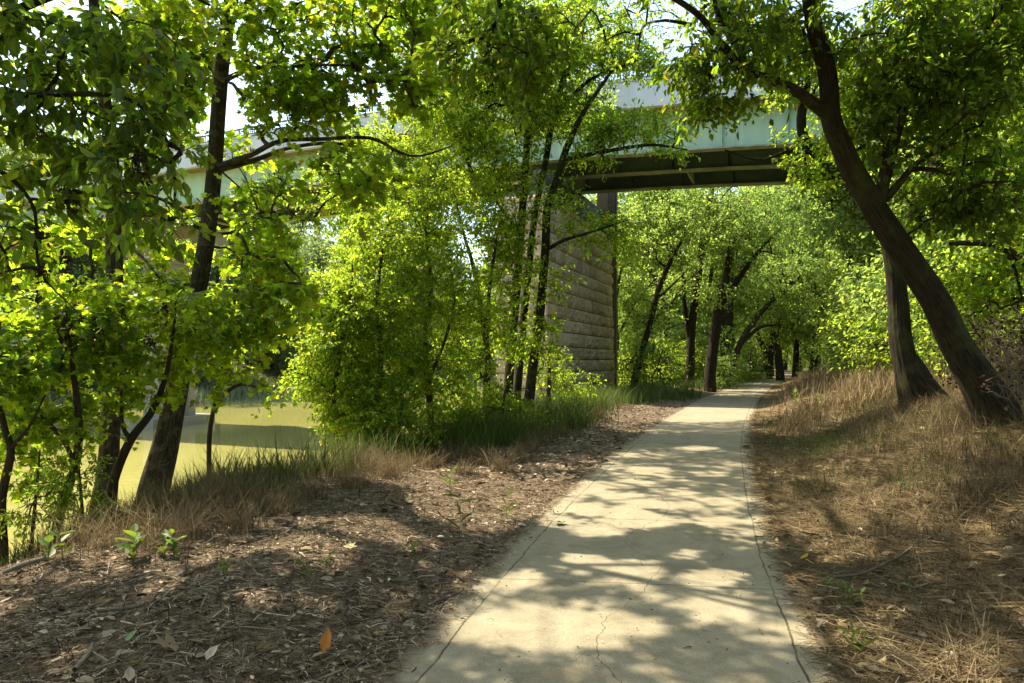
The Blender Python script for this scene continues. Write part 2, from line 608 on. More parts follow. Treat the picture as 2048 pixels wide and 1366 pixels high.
def path_mat():
    m, t, out = nt('path_concrete')
    tc = N(t, 'TexCoord')
    o = tc.outputs['Object']
    uv = N(t, 'UVMap')
    sx = N(t, 'SeparateXYZ')
    t.links.new(uv.outputs[0], sx.inputs[0])
    u, v = sx.outputs[0], sx.outputs[1]
    n1 = noise(t, o, .9, 5, .6)
    n2 = noise(t, o, 9, 6, .65)
    n3 = noise(t, o, 130, 3, .6)
    c = ramp(t, n1, [(.3, (.215, .176, .122)), (.7, (.285, .24, .172))])
    c = mixc(t, .45, c, ramp(t, n2, [(.25, (.175, .144, .098)), (.75, (.325, .278, .20))]))
    c = mixc(t, .42, c, ramp(t, n3, [(.3, (.10, .087, .063)), (.7, (.40, .36, .275))]))
    # stains
    n4 = noise(t, o, 2.3, 5, .7, 1.0)
    c = mixc(t, mth(t, 'MULTIPLY', ramp(t, n4, [(.46, (0, 0, 0)), (.66, (1, 1, 1))]), .6), c, (.15, .12, .078))
    # wandering joint along both edges
    vx = N(t, 'CombineXYZ')
    t.links.new(mth(t, 'MULTIPLY', v, .9), vx.inputs[0])
    w1 = mth(t, 'MULTIPLY', mth(t, 'SUBTRACT', noise(t, vx.outputs[0], 1.6, 4, .6), .5), .09)
    au = mth(t, 'ABSOLUTE', u)
    e1 = mth(t, 'ABSOLUTE', mth(t, 'SUBTRACT', mth(t, 'ADD', au, w1), .99))
    tj = mth(t, 'SUBTRACT', mth(t, 'ABSOLUTE', mth(t, 'SUBTRACT', mth(t, 'FRACT', mth(t, 'MULTIPLY', mth(t, 'ADD', v, mth(t, 'MULTIPLY', u, .13)), 1 / 2.1)), .5)), 0.0)
    tj = mth(t, 'MULTIPLY', tj, 2.1)
    # a long crack that snakes down the middle
    ck = mth(t, 'ADD', mth(t, 'MULTIPLY', mth(t, 'SINE', mth(t, 'MULTIPLY', v, 2.6)), .14), mth(t, 'MULTIPLY', mth(t, 'SUBTRACT', noise(t, vx.outputs[0], 1.1, 5, .6), .5), .55))
    e3 = mth(t, 'ABSOLUTE', mth(t, 'SUBTRACT', u, ck))
    gate = mth(t, 'LESS_THAN', v, 15.5)
    e3 = mth(t, 'ADD', e3, mth(t, 'SUBTRACT', 1, gate))
    wob = mth(t, 'MULTIPLY', n2, .008)
    l1 = mth(t, 'LESS_THAN', e1, mth(t, 'ADD', wob, .003))
    l2 = mth(t, 'LESS_THAN', tj, mth(t, 'ADD', wob, .002))
    l3 = mth(t, 'LESS_THAN', e3, mth(t, 'MULTIPLY', wob, .7))
    lines = mth(t, 'MAXIMUM', mth(t, 'MAXIMUM', l1, l2), l3)
    fade = ramp(t, noise(t, o, 1.7, 4, .7), [(.36, (.35, .35, .35)), (.58, (.95, .95, .95))])
    c = mixc(t, mth(t, 'MULTIPLY', lines, fade), c, (.055, .042, .026))
    # soil washed over the edges
    ed = ramp(t, mth(t, 'ADD', mth(t, 'SUBTRACT', au, 1.24), mth(t, 'ADD', mth(t, 'MULTIPLY', n2, .12), mth(t, 'MULTIPLY', n4, .34))), [(.06, (0, 0, 0)), (.15, (1, 1, 1))])
    c = mixc(t, mth(t, 'MULTIPLY', ed, .8), c, (.13, .095, .062))
    b = N(t, 'BsdfPrincipled', {'Roughness': .85, 'Specular IOR Level': .25})
    t.links.new(c, b.inputs['Base Color'])
    bp = N(t, 'Bump', {'Strength': .5, 'Distance': .008})
    t.links.new(mth(t, 'SUBTRACT', mth(t, 'ADD', n3, n2), mth(t, 'MULTIPLY', lines, 3)), bp.inputs['Height'])
    t.links.new(bp.outputs[0], b.inputs['Normal'])
    t.links.new(b.outputs[0], out.inputs['Surface'])
    return m


def water_mat():
    m, t, out = nt('river_water')
    tc = N(t, 'TexCoord')
    mp = N(t, 'Mapping')
    mp.inputs['Scale'].default_value = (.6, 1.2, 1)
    t.links.new(tc.outputs['Object'], mp.inputs['Vector'])
    n1 = noise(t, mp.outputs[0], 2.6, 3, .5, .3)
    n2 = noise(t, tc.outputs['Object'], .12, 4, .6)
    c = ramp(t, n2, [(.35, (.25, .24, .075)), (.65, (.31, .29, .098))])
    b = N(t, 'BsdfPrincipled', {'Roughness': .06, 'IOR': 1.33, 'Specular IOR Level': .5})
    t.links.new(c, b.inputs['Base Color'])
    bp = N(t, 'Bump', {'Strength': .12, 'Distance': .05})
    t.links.new(n1, bp.inputs['Height'])
    t.links.new(bp.outputs[0], b.inputs['Normal'])
    t.links.new(b.outputs[0], out.inputs['Surface'])
    return m


def stone_mat():
    m, t, out = nt('pier_sandstone')
    tc = N(t, 'TexCoord')
    o = tc.outputs['Object']
    geo = N(t, 'NewGeometry')
    n1 = noise(t, o, 2.2, 6, .65)
    n2 = noise(t, o, 16, 5, .65)
    c = ramp(t, n1, [(.3, (.34, .25, .15)), (.55, (.56, .43, .28)), (.75, (.68, .56, .38))])
    c = mixc(t, .5, c, ramp(t, geo.outputs['Random Per Island'], [(0, (.26, .185, .11)), (.5, (.54, .42, .27)), (1, (.70, .57, .40))]))
    c = mixc(t, .35, c, ramp(t, n2, [(.3, (.10, .075, .05)), (.7, (.45, .38, .28))]))
    n3 = noise(t, o, .7, 5, .7, .5)
    c = mixc(t, mth(t, 'MULTIPLY', ramp(t, n3, [(.55, (0, 0, 0)), (.72, (1, 1, 1))]), .5), c, (.10, .085, .06))
    b = N(t, 'BsdfPrincipled', {'Roughness': .92, 'Specular IOR Level': .15})
    t.links.new(c, b.inputs['Base Color'])
    bp = N(t, 'Bump', {'Strength': .8, 'Distance': .04})
    t.links.new(n2, bp.inputs['Height'])
    t.links.new(bp.outputs[0], b.inputs['Normal'])
    t.links.new(b.outputs[0], out.inputs['Surface'])
    return m


M_SYC = leaf_mat('sycamore_leaf', (.060, .110, .016), (.48, .66, .035), .60)
M_ELD = leaf_mat('box_elder_leaf', (.055, .110, .018), (.46, .65, .04), .58)
M_THK = leaf_mat('thicket_leaf', (.060, .115, .016), (.46, .62, .045), .60)
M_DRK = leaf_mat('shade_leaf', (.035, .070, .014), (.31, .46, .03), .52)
M_SAP = leaf_mat('sapling_leaf', (.050, .100, .016), (.46, .64, .04), .58)
M_FAR = leaf_mat('wood_leaf', (.085, .14, .035), (.44, .60, .11), .52, .65)
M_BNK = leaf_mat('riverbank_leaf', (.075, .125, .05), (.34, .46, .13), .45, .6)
B_SYC = bark_mat('sycamore_bark', (.022, .017, .012), (.15, .12, .085), .6, .0, (.13, .11, .08))
B_ELD = bark_mat('elder_bark', (.009, .007, .005), (.085, .066, .046), .55, .6, None, 1.0)
B_FAR = bark_mat('wood_bark', (.022, .016, .011), (.085, .063, .042), .7, .0)
B_THIN = bark_mat('thin_bark', (.05, .036, .024), (.16, .12, .08), 1.5)

DEADLEAF = island_mat('withered_leaf', [(0, (.018, .011, .007)), (1, (.06, .038, .024))], .9)

# ------------------------------------------------------------------ ground, path, river
def build_ground():
    u = np.concatenate([-np.geomspace(300, 11, 46), np.arange(-10.6, -1.4, .14), np.arange(-1.35, 1.36, .15), np.arange(1.42, 9, .14), np.geomspace(9.2, 300, 42)])
    y = np.concatenate([np.arange(-18, 1.5, .8), np.arange(1.5, 13, .11), np.arange(13, 40, .35), np.geomspace(40.4, 420, 50)])
    U, Y = np.meshgrid(u, y, indexing='ij')
    X = from_u(U, Y)
    Z = gz(X, Y)
    n, m = U.shape
    idx = np.arange(n * m).reshape(n, m)
    Q = np.stack([idx[:-1, :-1], idx[1:, :-1], idx[1:, 1:], idx[:-1, 1:]], -1).reshape(-1, 4)
    o = mesh_obj('ground', np.stack([X, Y, Z], -1).reshape(-1, 3), [Q], ground_mat(), uv=np.stack([U, Y], -1).reshape(-1, 2), smooth=True)
    tag(o, kind='structure')


def build_path():
    y = np.concatenate([np.arange(-16, 14, .08), np.arange(14, 60, .3), np.arange(60, 140, 2)])
    s = np.concatenate([[0], np.cumsum(np.hypot(np.diff(xc(y)), np.diff(y)))])
    s = s - np.interp(0, y, s)
    hw = 1.22 + .03 * np.sin(y * 1.9) * np.sin(y * .77 + 1) + .012 * np.sin(y * 7.1)
    cols = [(-1, -.06), (-1, .022), (-.5, .026), (0, .028), (.5, .026), (1, .022), (1, -.06)]
    V, UV = [], []
    for f, z in cols:
        uu = f * hw
        V.append(np.stack([from_u(uu, y), y, np.full_like(y, z)], -1))
        UV.append(np.stack([uu, s], -1))
    V = np.stack(V)
    UV = np.stack(UV)
    n, m = V.shape[:2]
    idx = np.arange(n * m).reshape(n, m)
    Q = np.stack([idx[:-1, :-1], idx[1:, :-1], idx[1:, 1:], idx[:-1, 1:]], -1).reshape(-1, 4)
    tag(mesh_obj('path', V.reshape(-1, 3), [Q], path_mat(), uv=UV.reshape(-1, 2)), kind='structure')


def build_river():
    y = np.concatenate([np.arange(-18, 60, 3.0), np.geomspace(62, 400, 30)])
    V = []
    for u in (-6.5, -20, -40, -56):
        V.append(np.stack([from_u(u, y), y, np.full_like(y, WATER)], -1))
    V = np.stack(V)
    n, m = V.shape[:2]
    idx = np.arange(n * m).reshape(n, m)
    Q = np.stack([idx[:-1, :-1], idx[:-1, 1:], idx[1:, 1:], idx[1:, :-1]], -1).reshape(-1, 4)
    tag(mesh_obj('river', V.reshape(-1, 3), [Q], water_mat()), kind='structure')


build_ground()
build_path()
build_river()

# ------------------------------------------------------------------ bridge
BD = np.array([-.9272, .3746, 0])       # along the bridge, towards the far bank
BN = np.array([.3746, .9272, 0])        # across it, away from the camera
UP = np.array([0, 0, 1.])


def BP(s, c, z):
    return BD * s + BN * c + UP * z


def camber(s):
    d = np.clip(np.abs(s - 18), 0, 32)
    return .40 - np.where(s < 18, .0017, .0012) * d * d


def bend(g):
    g.v = [v + np.outer(camber(v @ BD), UP) for v in g.v]
    return g


def sweep(g, s0, s1, c, z, wc, hz, mat=0):
    """long bar along the bridge in short lengths so that it can follow the camber"""
    st = np.linspace(s0, s1, 43)
    V = np.array([BP(s, c + a * wc / 2, z + b * hz / 2) for s in st for a, b in ((-1, -1), (1, -1), (1, 1), (-1, 1))])
    Q = [[4 * i + k, 4 * i + (k + 1) % 4, 4 * i + 4 + (k + 1) % 4, 4 * i + 4 + k] for i in range(len(st) - 1) for k in range(4)]
    n = 4 * (len(st) - 1)
    Q += [[0, 3, 2, 1], [n, n + 1, n + 2, n + 3]]
    g.add(V, np.array(Q), mat)


def build_bridge():
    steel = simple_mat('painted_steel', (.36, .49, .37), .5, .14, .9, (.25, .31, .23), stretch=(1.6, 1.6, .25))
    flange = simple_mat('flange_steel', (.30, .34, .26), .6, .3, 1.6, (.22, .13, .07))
    inner_shaded = simple_mat('shaded_inner_steel', (.065, .10, .082), .6, .25, .8, (.05, .06, .045))  # girder green darkened, shade below the deck put into the colour
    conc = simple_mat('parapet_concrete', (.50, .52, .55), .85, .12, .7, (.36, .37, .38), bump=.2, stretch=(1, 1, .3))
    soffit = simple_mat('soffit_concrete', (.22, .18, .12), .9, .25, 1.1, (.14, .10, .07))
    rail = simple_mat('railing_metal', (.09, .11, .12), .5, .2, 5)
    s0, s1 = -42.0, 84.0
    org = BP(20, 31, 10)
    e = empty('road_bridge', org, 'pale green steel girder road bridge with grey concrete parapet crossing above the path', 'bridge')
    L, mid = s1 - s0, (s0 + s1) / 2
    for gi, c in enumerate((28.0, 31.0, 34.0)):
        g = Geo()
        sweep(g, s0, s1, c, 10.83, .03, 1.54, 0)
        sweep(g, s0, s1, c, 10.03, .44, .06, 1)
        sweep(g, s0, s1, c, 11.63, .44, .06, 1)
        k = 0
        s = s0 + 1.2
        while s < s1:
            if gi == 0:
                g.box(BP(s, c - .09, 10.83), .035, .15, 1.53, BD, BN, UP, 0)
            else:
                g.box(BP(s, c - .09, 10.83), .03, .15, 1.53, BD, BN, UP, 0)
            k += 1
            if k % 5 == 0:      # bolted splice
                g.box(BP(s + .9, c - .025, 10.8), .62, .02, 1.3, BD, BN, UP, 0)
                for i in range(5):
                    for j in range(11):
                        g.box(BP(s + .9 + (i - 2) * .12, c - .04, 10.8 + (j - 5) * .115), .035, .014, .035, BD, BN, UP, 0)
                g.box(BP(s + .9, c, 9.985), .7, .40, .02, BD, BN, UP, 1)
            s += 2.4
        ob = bend(g).obj('girder', [steel if gi == 0 else inner_shaded, flange], e, org)
    # cross frames between the girders
    s = s0 + 3
    while s < s1:
        for ca, cb in ((28.25, 30.75), (31.25, 33.75)):
            g = Geo()
            for za, zb in ((10.2, 11.45), (11.45, 10.2)):
                a, b = BP(s, ca, za), BP(s, cb, zb)
                V, Q = tubes(np.array([[a, (a + b) / 2, b]]), np.full((1, 3), .06), 4)
                g.add(V, Q)
            g.box(BP(s, (ca + cb) / 2, 10.16), .10, cb - ca, .10, BD, BN, UP)
            bend(g).obj('cross_frame', flange, e, org)
        s += 7.2
    g = Geo()
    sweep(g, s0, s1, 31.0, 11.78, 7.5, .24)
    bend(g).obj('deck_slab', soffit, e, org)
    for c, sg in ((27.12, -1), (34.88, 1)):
        g = Geo()
        s = s0
        sweep(g, s0, s1, c, 12.12, .24, 1.04)
        while s < s1 - .1:
            g.box(BP(s, c, 12.12), .03, .246, 1.03, BD, BN, UP, 1)
            s += 9
        sweep(g, s0, s1, c, 12.70, .32, .09)
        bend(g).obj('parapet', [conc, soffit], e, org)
        g = Geo()
        sweep(g, s0, s1, c, 13.16, .05, .06)
        sweep(g, s0, s1, c, 12.83, .04, .05)
        s = s0
        k = 0
        while s < s1:
            post = k % 16 == 0
            g.box(BP(s, c, 12.95), .07 if post else .022, .05 if post else .022, .40 if not post else .48, BD, BN, UP)
            s += .125
            k += 1
        bend(g).obj('railing', rail, e, org)


def build_stone_pier():
    st = stone_mat()
    mortar = simple_mat('pier_mortar', (.05, .04, .03), .95, .3, 6)
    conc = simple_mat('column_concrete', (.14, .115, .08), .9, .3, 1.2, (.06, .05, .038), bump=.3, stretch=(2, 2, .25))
    dk = simple_mat('bearing_steel', (.10, .11, .10), .7, .3, 2)
    S0, C0 = 8.85, 25.75           # right near corner
    LEN, TH, ZB, ZT = 11.2, 2.3, -1.2, 8.4
    org = BP(S0 + TH / 2, C0 + LEN / 2, 0)
    e = empty('stone_pier', org, 'weathered brown stone block pier under the bridge beside the path', 'bridge pier')
    g = Geo()
    BAT = .022

    def inset(z):
        return BAT * (z - 0)
    # mortar core
    core = []
    for z in (ZB, ZT - .05):
        i = inset(z) + .07
        core += [BP(S0 + i, C0 + i, z), BP(S0 + TH - i, C0 + i, z), BP(S0 + TH - i, C0 + LEN - i, z), BP(S0 + i, C0 + LEN - i, z)]
    g.add(core, np.array([[0, 1, 5, 4], [1, 2, 6, 5], [2, 3, 7, 6], [3, 0, 4, 7], [4, 5, 6, 7]]), 1)

    def face(length, origin_fn, out_dir, depth=.13):
        z = ZB
        ci = 0
        while z < ZT - .2:
            h = .56 if ci % 3 else .62
            h = min(h, ZT - z)
            a = 0.0
            first = True
            while a < length - .02:
                w = rng.uniform(.75, 1.45)
                if first and ci % 2:
                    w *= .55
                first = False
                if length - a - w < .45:
                    w = length - a
                nx, nz = 7, 5
                gx = np.linspace(0, 1, nx)
                gzv = np.linspace(0, 1, nz)
                GX, GZ = np.meshgrid(gx, gzv, indexing='ij')
                jt = .018
                pa = a + jt + GX * (w - 2 * jt)
                pz = z + jt + GZ * (h - 2 * jt)
                edge = np.minimum(np.minimum(GX, 1 - GX) * w, np.minimum(GZ, 1 - GZ) * h)
                pil = depth * .5 * np.clip(edge / .09, 0, 1) ** .6
                pil = pil + (edge > .02) * rng.normal(size=pil.shape) * .026 + (edge > .02) * rng.normal() * .012
                V = np.stack([origin_fn(pa[i, j], pz[i, j], pil[i, j]) for i in range(nx) for j in range(nz)])
                idx = np.arange(nx * nz).reshape(nx, nz)
                Q = np.stack([idx[:-1, :-1], idx[1:, :-1], idx[1:, 1:], idx[:-1, 1:]], -1).reshape(-1, 4)
                # skirt back into the joint
                ring = list(idx[:, 0]) + list(idx[-1, 1:]) + list(idx[-2::-1, -1]) + list(idx[0, -2:0:-1])
                back = np.stack([V[r] - out_dir * .10 for r in ring])
                VV = np.vstack([V, back])
                nb = len(V)
                m = len(ring)
                Q2 = np.array([[ring[i], nb + i, nb + (i + 1) % m, ring[(i + 1) % m]] for i in range(m)])
                g.add(VV, np.vstack([Q, Q2]), 0)
                a += w
            z += h
            ci += 1
    face(LEN, lambda a, z, p: BP(S0 + inset(z) - p, C0 + a, z), -BD)
    face(TH, lambda a, z, p: BP(S0 + a, C0 + inset(z) - p, z), -BN)
    face(LEN, lambda a, z, p: BP(S0 + TH - inset(z) + p, C0 + a, z), BD)
    g.obj('masonry', [st, mortar], e, org)
    g = Geo()
    g.box(BP(S0 + TH / 2, C0 + LEN / 2, ZT + .06), TH - .4, LEN - .5, .28, BD, BN, UP)
    g.box(BP(S0 + TH / 2, 33.0, ZT + .92), .8, 8.6, 1.44, BD, BN, UP)
    for c in (28.0, 31.0, 34.0):
        g.box(BP(S0 + TH / 2, c, ZT + .55), .8, .9, .75, BD, BN, UP)
        g.box(BP(S0 + TH / 2, c, ZT + 1.22), .5, .5, .62, BD, BN, UP)
    g.obj('bearing', dk, e, org)
    g = Geo()
    g.box(BP(S0 + .55, 37.45, 5.0), .95, .62, 12.8, BD, BN, UP)
    g.box(BP(S0 + .55, 37.11, 5.0), .30, .09, 12.8, BD, BN, UP)
    g.box(BP(S0 + .03, 37.45, 5.0), .12, .30, 12.8, BD, BN, UP)
    g.obj('concrete_column', conc, e, org)


def build_river_pier():
    conc = simple_mat('pier_concrete', (.27, .245, .20), .85, .15, .5, (.19, .17, .135), bump=.15, stretch=(1, 1, .3))
    s = 35.3
    org = BP(s, 31, WATER)
    e = empty('concrete_pier', org, 'pale concrete hammerhead pier standing in the river under the bridge', 'bridge pier')

    def prism(prof, half):
        g = Geo()
        n = len(prof)
        V = [BP(s - half, c, z) for c, z in prof] + [BP(s + half, c, z) for c, z in prof]
        for i in range(n):
            j = (i + 1) % n
            g.f.append(np.array([[i, j, n + j, n + i]]))
            g.m.append(np.zeros(1))
        g.v.append(np.array(V))
        g.uv.append(np.zeros((len(V), 2)))
        me_f = g.f
        # caps as fans of quads/triangles
        tri = np.array([[0, i, i + 1] for i in range(1, n - 1)])
        me_f += [tri[:, ::-1], tri + n]
        g.m += [np.zeros(len(tri)), np.zeros(len(tri))]
        return g
    prism([(29.0, 7.55), (33.2, 7.55), (35.1, 8.7), (35.1, 9.95), (27.1, 9.95), (27.1, 8.7)][::-1], .75).obj('pier_cap', conc, e, org)
    g = Geo()
    g.box(BP(s, 31.1, 2.7), 1.3, 2.7, 9.72, BD, BN, UP)
    for dc in (-1.0, 1.0):
        g.box(BP(s - .67, 31.1 + dc, 2.7), .06, .5, 9.6, BD, BN, UP)
    g.obj('pier_shaft', conc, e, org)
    g = Geo()
    g.box(BP(s, 31.1, -2.5), 2.6, 4.6, 1.5, BD, BN, UP)
    g.obj('footing', conc, e, org)


build_bridge()
build_stone_pier()
build_river_pier()

# ------------------------------------------------------------------ trees near the camera
SUNHOLES[:] = [(620, 1095, 90, 28), (780, 1065, 90, 30), (940, 1030, 100, 32), (1060, 1000, 60, 26), (200, 1110, 120, 18), (460, 1110, 60, 18), (520, 1200, 50, 14), (640, 1215, 40, 12), (330, 1180, 40, 10),
    (1120, 1290, 200, 40), (1290, 1165, 60, 22), (1180, 1150, 50, 20), (1060, 1180, 40, 20), (1440, 1180, 60, 18), (1500, 1230, 40, 20), (1380, 1130, 40, 10), (1300, 1060, 60, 14),
    (1200, 1080, 60, 14), (1440, 1060, 40, 10), (1120, 1060, 40, 12), (1270, 1010, 50, 9), (1420, 1020, 40, 7), (1190, 985, 40, 8), (1300, 950, 40, 6), (1430, 960, 30, 5), (1400, 905, 40, 5),
    (1430, 812, 110, 6), (1410, 845, 70, 4), (1690, 1095, 70, 22), (1620, 1170, 40, 14), (1720, 985, 40, 10), (1780, 1010, 30, 8), (1960, 1320, 90, 25), (1750, 770, 120, 20), (1880, 850, 60, 15)]
cat = np.concatenate


def _hole(P, rx, ry):
    g = P - SUN * P[2] / SUN[2]
    k = P[1] / g[1]
    return (CX + F * g[0] / g[1], HY + F * EYE / g[1], rx * k, ry * k * k)


SUNHOLES[:] = [_hole(ground_at(a, b), c, d) for a, b, c, d in SUNHOLES]
for a, b, D, r in ((1825, 735, 12.8, 50), (1860, 770, 12.6, 40), (1795, 620, 12.8, 30), (1895, 640, 8.8, 26), (1770, 500, 8.6, 20)):
    SUNHOLES.append(_hole(W(a, b, D), r, r * .45))
PI = math.pi

# two sycamores on the near bank
tree('sycamore_tree', 'big leaning sycamore on the riverbank with long limb reaching right', 'tree',
     [(303, 1005, 8.7, 60.82), (328, 900, 8.7, 50.29), (350, 800, 8.7, 42.11), (375, 680, 8.7, 36.26), (400, 560, 8.7, 33.92), (418, 450, 8.7, 31.58),
      (430, 330, 8.7, 29.24), (437, 220, 8.6, 28.07), (447, 100, 8.5, 28.07), (462, 0, 8.4, 26.9), (480, -150, 8.3, 23.39), (500, -350, 8.2, 18.71), (520, -600, 8.2, 12.87), (530, -850, 8.2, 5.848)],
     [[(438, 332, 8.65, 13.06), (500, 310, 8.4, 10.88), (560, 282, 8.2, 9.248), (640, 278, 8.0, 8.16), (740, 276, 7.9, 7.072), (800, 305, 7.8, 5.984), (840, 312, 7.8, 4.352), (905, 292, 7.8, 2.72)],
      [(445, 338, 8.65, 11.97), (510, 320, 8.55, 10.34), (570, 298, 8.4, 8.16), (640, 287, 8.3, 7.072), (700, 290, 8.3, 5.44), (728, 302, 8.3, 3.264)],
      [(450, 160, 8.5, 11.97), (500, 138, 8.3, 9.248), (560, 134, 8.1, 7.616), (640, 130, 7.9, 5.984), (705, 131, 7.8, 3.808)],
      [(462, 40, 8.4, 13.06), (492, 8, 8.2, 9.792), (540, -40, 8.0, 7.616)],
      [(418, 470, 8.7, 7.072), (470, 462, 8.5, 5.984), (525, 424, 8.3, 6.528), (575, 432, 8.2, 6.528), (622, 440, 8.1, 5.44), (650, 405, 8.0, 4.352), (705, 375, 8, 2.176)],
      [(485, -180, 8.3, 14.14), (620, -320, 8.8, 10.88), (760, -430, 9.6, 7.616), (880, -520, 10, 4.352)],
      [(495, -260, 8.2, 13.06), (600, -430, 7.4, 10.88), (740, -600, 6.6, 7.616), (860, -760, 6, 4.352)],
      [(482, -200, 8.3, 11.97), (360, -360, 8.3, 8.704), (240, -500, 8.3, 4.352)]],
     cat([blob(600, 60, 8.2, 190, 110, .9, 62), blob(770, 120, 8, 150, 100, .8, 42), blob(560, 210, 8.3, 130, 80, .7, 26), blob(690, 355, 8, 110, 45, .6, 14),
          blob(560, 430, 8.3, 110, 60, .6, 22), blob(530, 530, 9.0, 100, 60, .6, 15), blob(560, 590, 8.4, 80, 40, .5, 12), blob(420, 620, 9.8, 90, 50, .4, 8), blob(500, 420, 9.8, 60, 160, .4, 14), blob(630, 220, 8.6, 110, 60, .6, 28), blob(500, 230, 8.0, 50, 50, .4, 9), blob(540, 370, 8.0, 60, 25, .4, 7), blob(820, 40, 8.2, 120, 60, .6, 20), blob(360, 70, 7.3, 80, 70, .4, 18), blob(450, 70, 9.4, 70, 90, .4, 16), blob(400, 150, 9.4, 50, 40, .3, 6), blob(320, 560, 9.6, 80, 80, .4, 12), blob(320, 450, 9.8, 70, 50, .4, 8), blob(760, 350, 8.0, 90, 50, .5, 12),
          wblob((-3.4, 9, 8.6), (3.0, 2.6, 1.9), 75), wblob((-2.6, 9, 11.6), (2.8, 2.6, 2.0), 60), wblob((-1.0, 7.4, 9.8), (2.2, 2.0, 1.4), 70), wblob((-2.4, 13.6, 10.2), (3.0, 2.6, 1.6), 170), wblob((-4.5, 6.2, 8.6), (2.4, 1.8, 1.4), 80)]),
     M_SYC, B_SYC, tmpl=MAPLE, size=.098, twigs=6, per=7, R=.42, r0=.006, rough=.05)

tree('sycamore_tree', 'straight mottled grey sycamore trunk on the riverbank, nearest the left edge', 'tree',
     [(203, 1045, 8.4, 51.84), (214, 950, 8.4, 41.04), (220, 850, 8.4, 35.64), (225, 720, 8.4, 32.4), (228, 600, 8.4, 31.86), (228, 480, 8.4, 30.24), (227, 380, 8.4, 27),
      (221, 300, 8.4, 24.84), (203, 150, 8.4, 22.68), (190, 30, 8.4, 20.52), (180, -150, 8.4, 17.28), (175, -400, 8.4, 11.88), (170, -640, 8.4, 4.86)],
     [[(218, 458, 8.35, 10.8), (180, 425, 8.2, 8.4), (130, 390, 8, 7.2), (70, 366, 7.8, 5.4), (-10, 352, 7.6, 4.2)],
      [(234, 482, 8.4, 7.2), (280, 510, 8.2, 6), (312, 548, 8, 3)],
      [(232, 430, 8.4, 8.4), (262, 412, 8.4, 6), (335, 372, 8.4, 3.6)],
      [(181, -140, 8.4, 13.2), (60, -260, 8.6, 9.6), (-80, -380, 8.8, 4.8)],
      [(178, -300, 8.4, 10.8), (120, -450, 9.4, 7.2), (60, -600, 9.9, 4.2)]],
     cat([blob(110, 480, 9.0, 140, 120, .7, 22), blob(60, 600, 8.3, 110, 80, .7, 13), blob(300, 610, 8.4, 120, 60, .6, 16), blob(330, 50, 9.2, 120, 80, .6, 44), blob(350, 150, 9.4, 60, 60, .5, 16), blob(280, 180, 9.2, 90, 80, .5, 20),
          blob(190, 180, 9, 220, 180, .8, 28), wblob((-6.8, 9.4, 8.6), (2.8, 2.2, 1.6), 36), wblob((-6, 9, 11.2), (2.8, 2.6, 1.8), 26)]),
     M_SYC, B_SYC, tmpl=MAPLE, size=.098, twigs=6, per=7, R=.42, r0=.006, rough=.05)

# tree whose trunk stands outside the frame and hangs dark leaves into the upper left
tree('hackberry_tree', 'dark drooping broad-leaved branches hanging into the upper left corner', 'tree',
     [[-5.6, 5.2, 0, .22], [-5.5, 5.2, 1.5, .19], [-5.4, 5.3, 3, .17], [-5.3, 5.3, 5, .14], [-5.2, 5.3, 7, .10], [-5.2, 5.3, 9, .05]],
     [[list(W(-300, 250, 5.4)) + [.05], list(W(-90, 90, 5.4)) + [.04], list(W(110, -10, 5.4)) + [.032], list(W(300, -40, 5.3)) + [.02], list(W(420, 10, 5.3)) + [.010]],
      [list(W(-300, 330, 5.4)) + [.04], list(W(-60, 210, 5.2)) + [.03], list(W(90, 190, 5.1)) + [.022], list(W(260, 200, 5.1)) + [.014], list(W(340, 290, 5.1)) + [.007]],
      [list(W(-300, 420, 5.4)) + [.03], list(W(-60, 330, 5.3)) + [.022], list(W(60, 400, 5.2)) + [.014], list(W(80, 540, 5.2)) + [.008], list(W(150, 620, 5.3)) + [.004]]],
     cat([blob(90, 80, 5.4, 170, 110, .6, 34), blob(250, 140, 5.3, 140, 120, .5, 24), blob(290, 320, 5.2, 70, 110, .4, 17), blob(180, 340, 5.4, 150, 90, .5, 22),
          blob(30, 240, 5.2, 90, 110, .5, 18), blob(300, 440, 5.2, 50, 70, .3, 8), blob(40, 480, 5.3, 80, 90, .4, 14), wblob((-5, 5.5, 6.8), (2.2, 1.8, 1.2), 60), wblob((-6.4, 7.2, 8.3), (2.4, 1.5, 1.0), 130), wblob((-5.0, 6.2, 6.7), (1.6, 1.0, .6), 46), wblob((-4.4, 7.2, 8.4), (1.6, 1.3, .9), 60), wblob((-3.6, 5.2, 7.6), (1.6, 1.6, 1.0), 46)]),
     M_DRK, B_ELD, world=True, dead=[(200, 318, 5.2, .06), (145, 392, 5.2, .06), (130, 520, 5.2, .05), (75, 470, 5.2, .06), (85, 545, 5.2, .05), (290, 345, 5.2, .05), (275, 310, 5.2, .05)], tmpl=OVATE, size=.105, twigs=5, per=6, R=.30, r0=.0045, droop=.75)

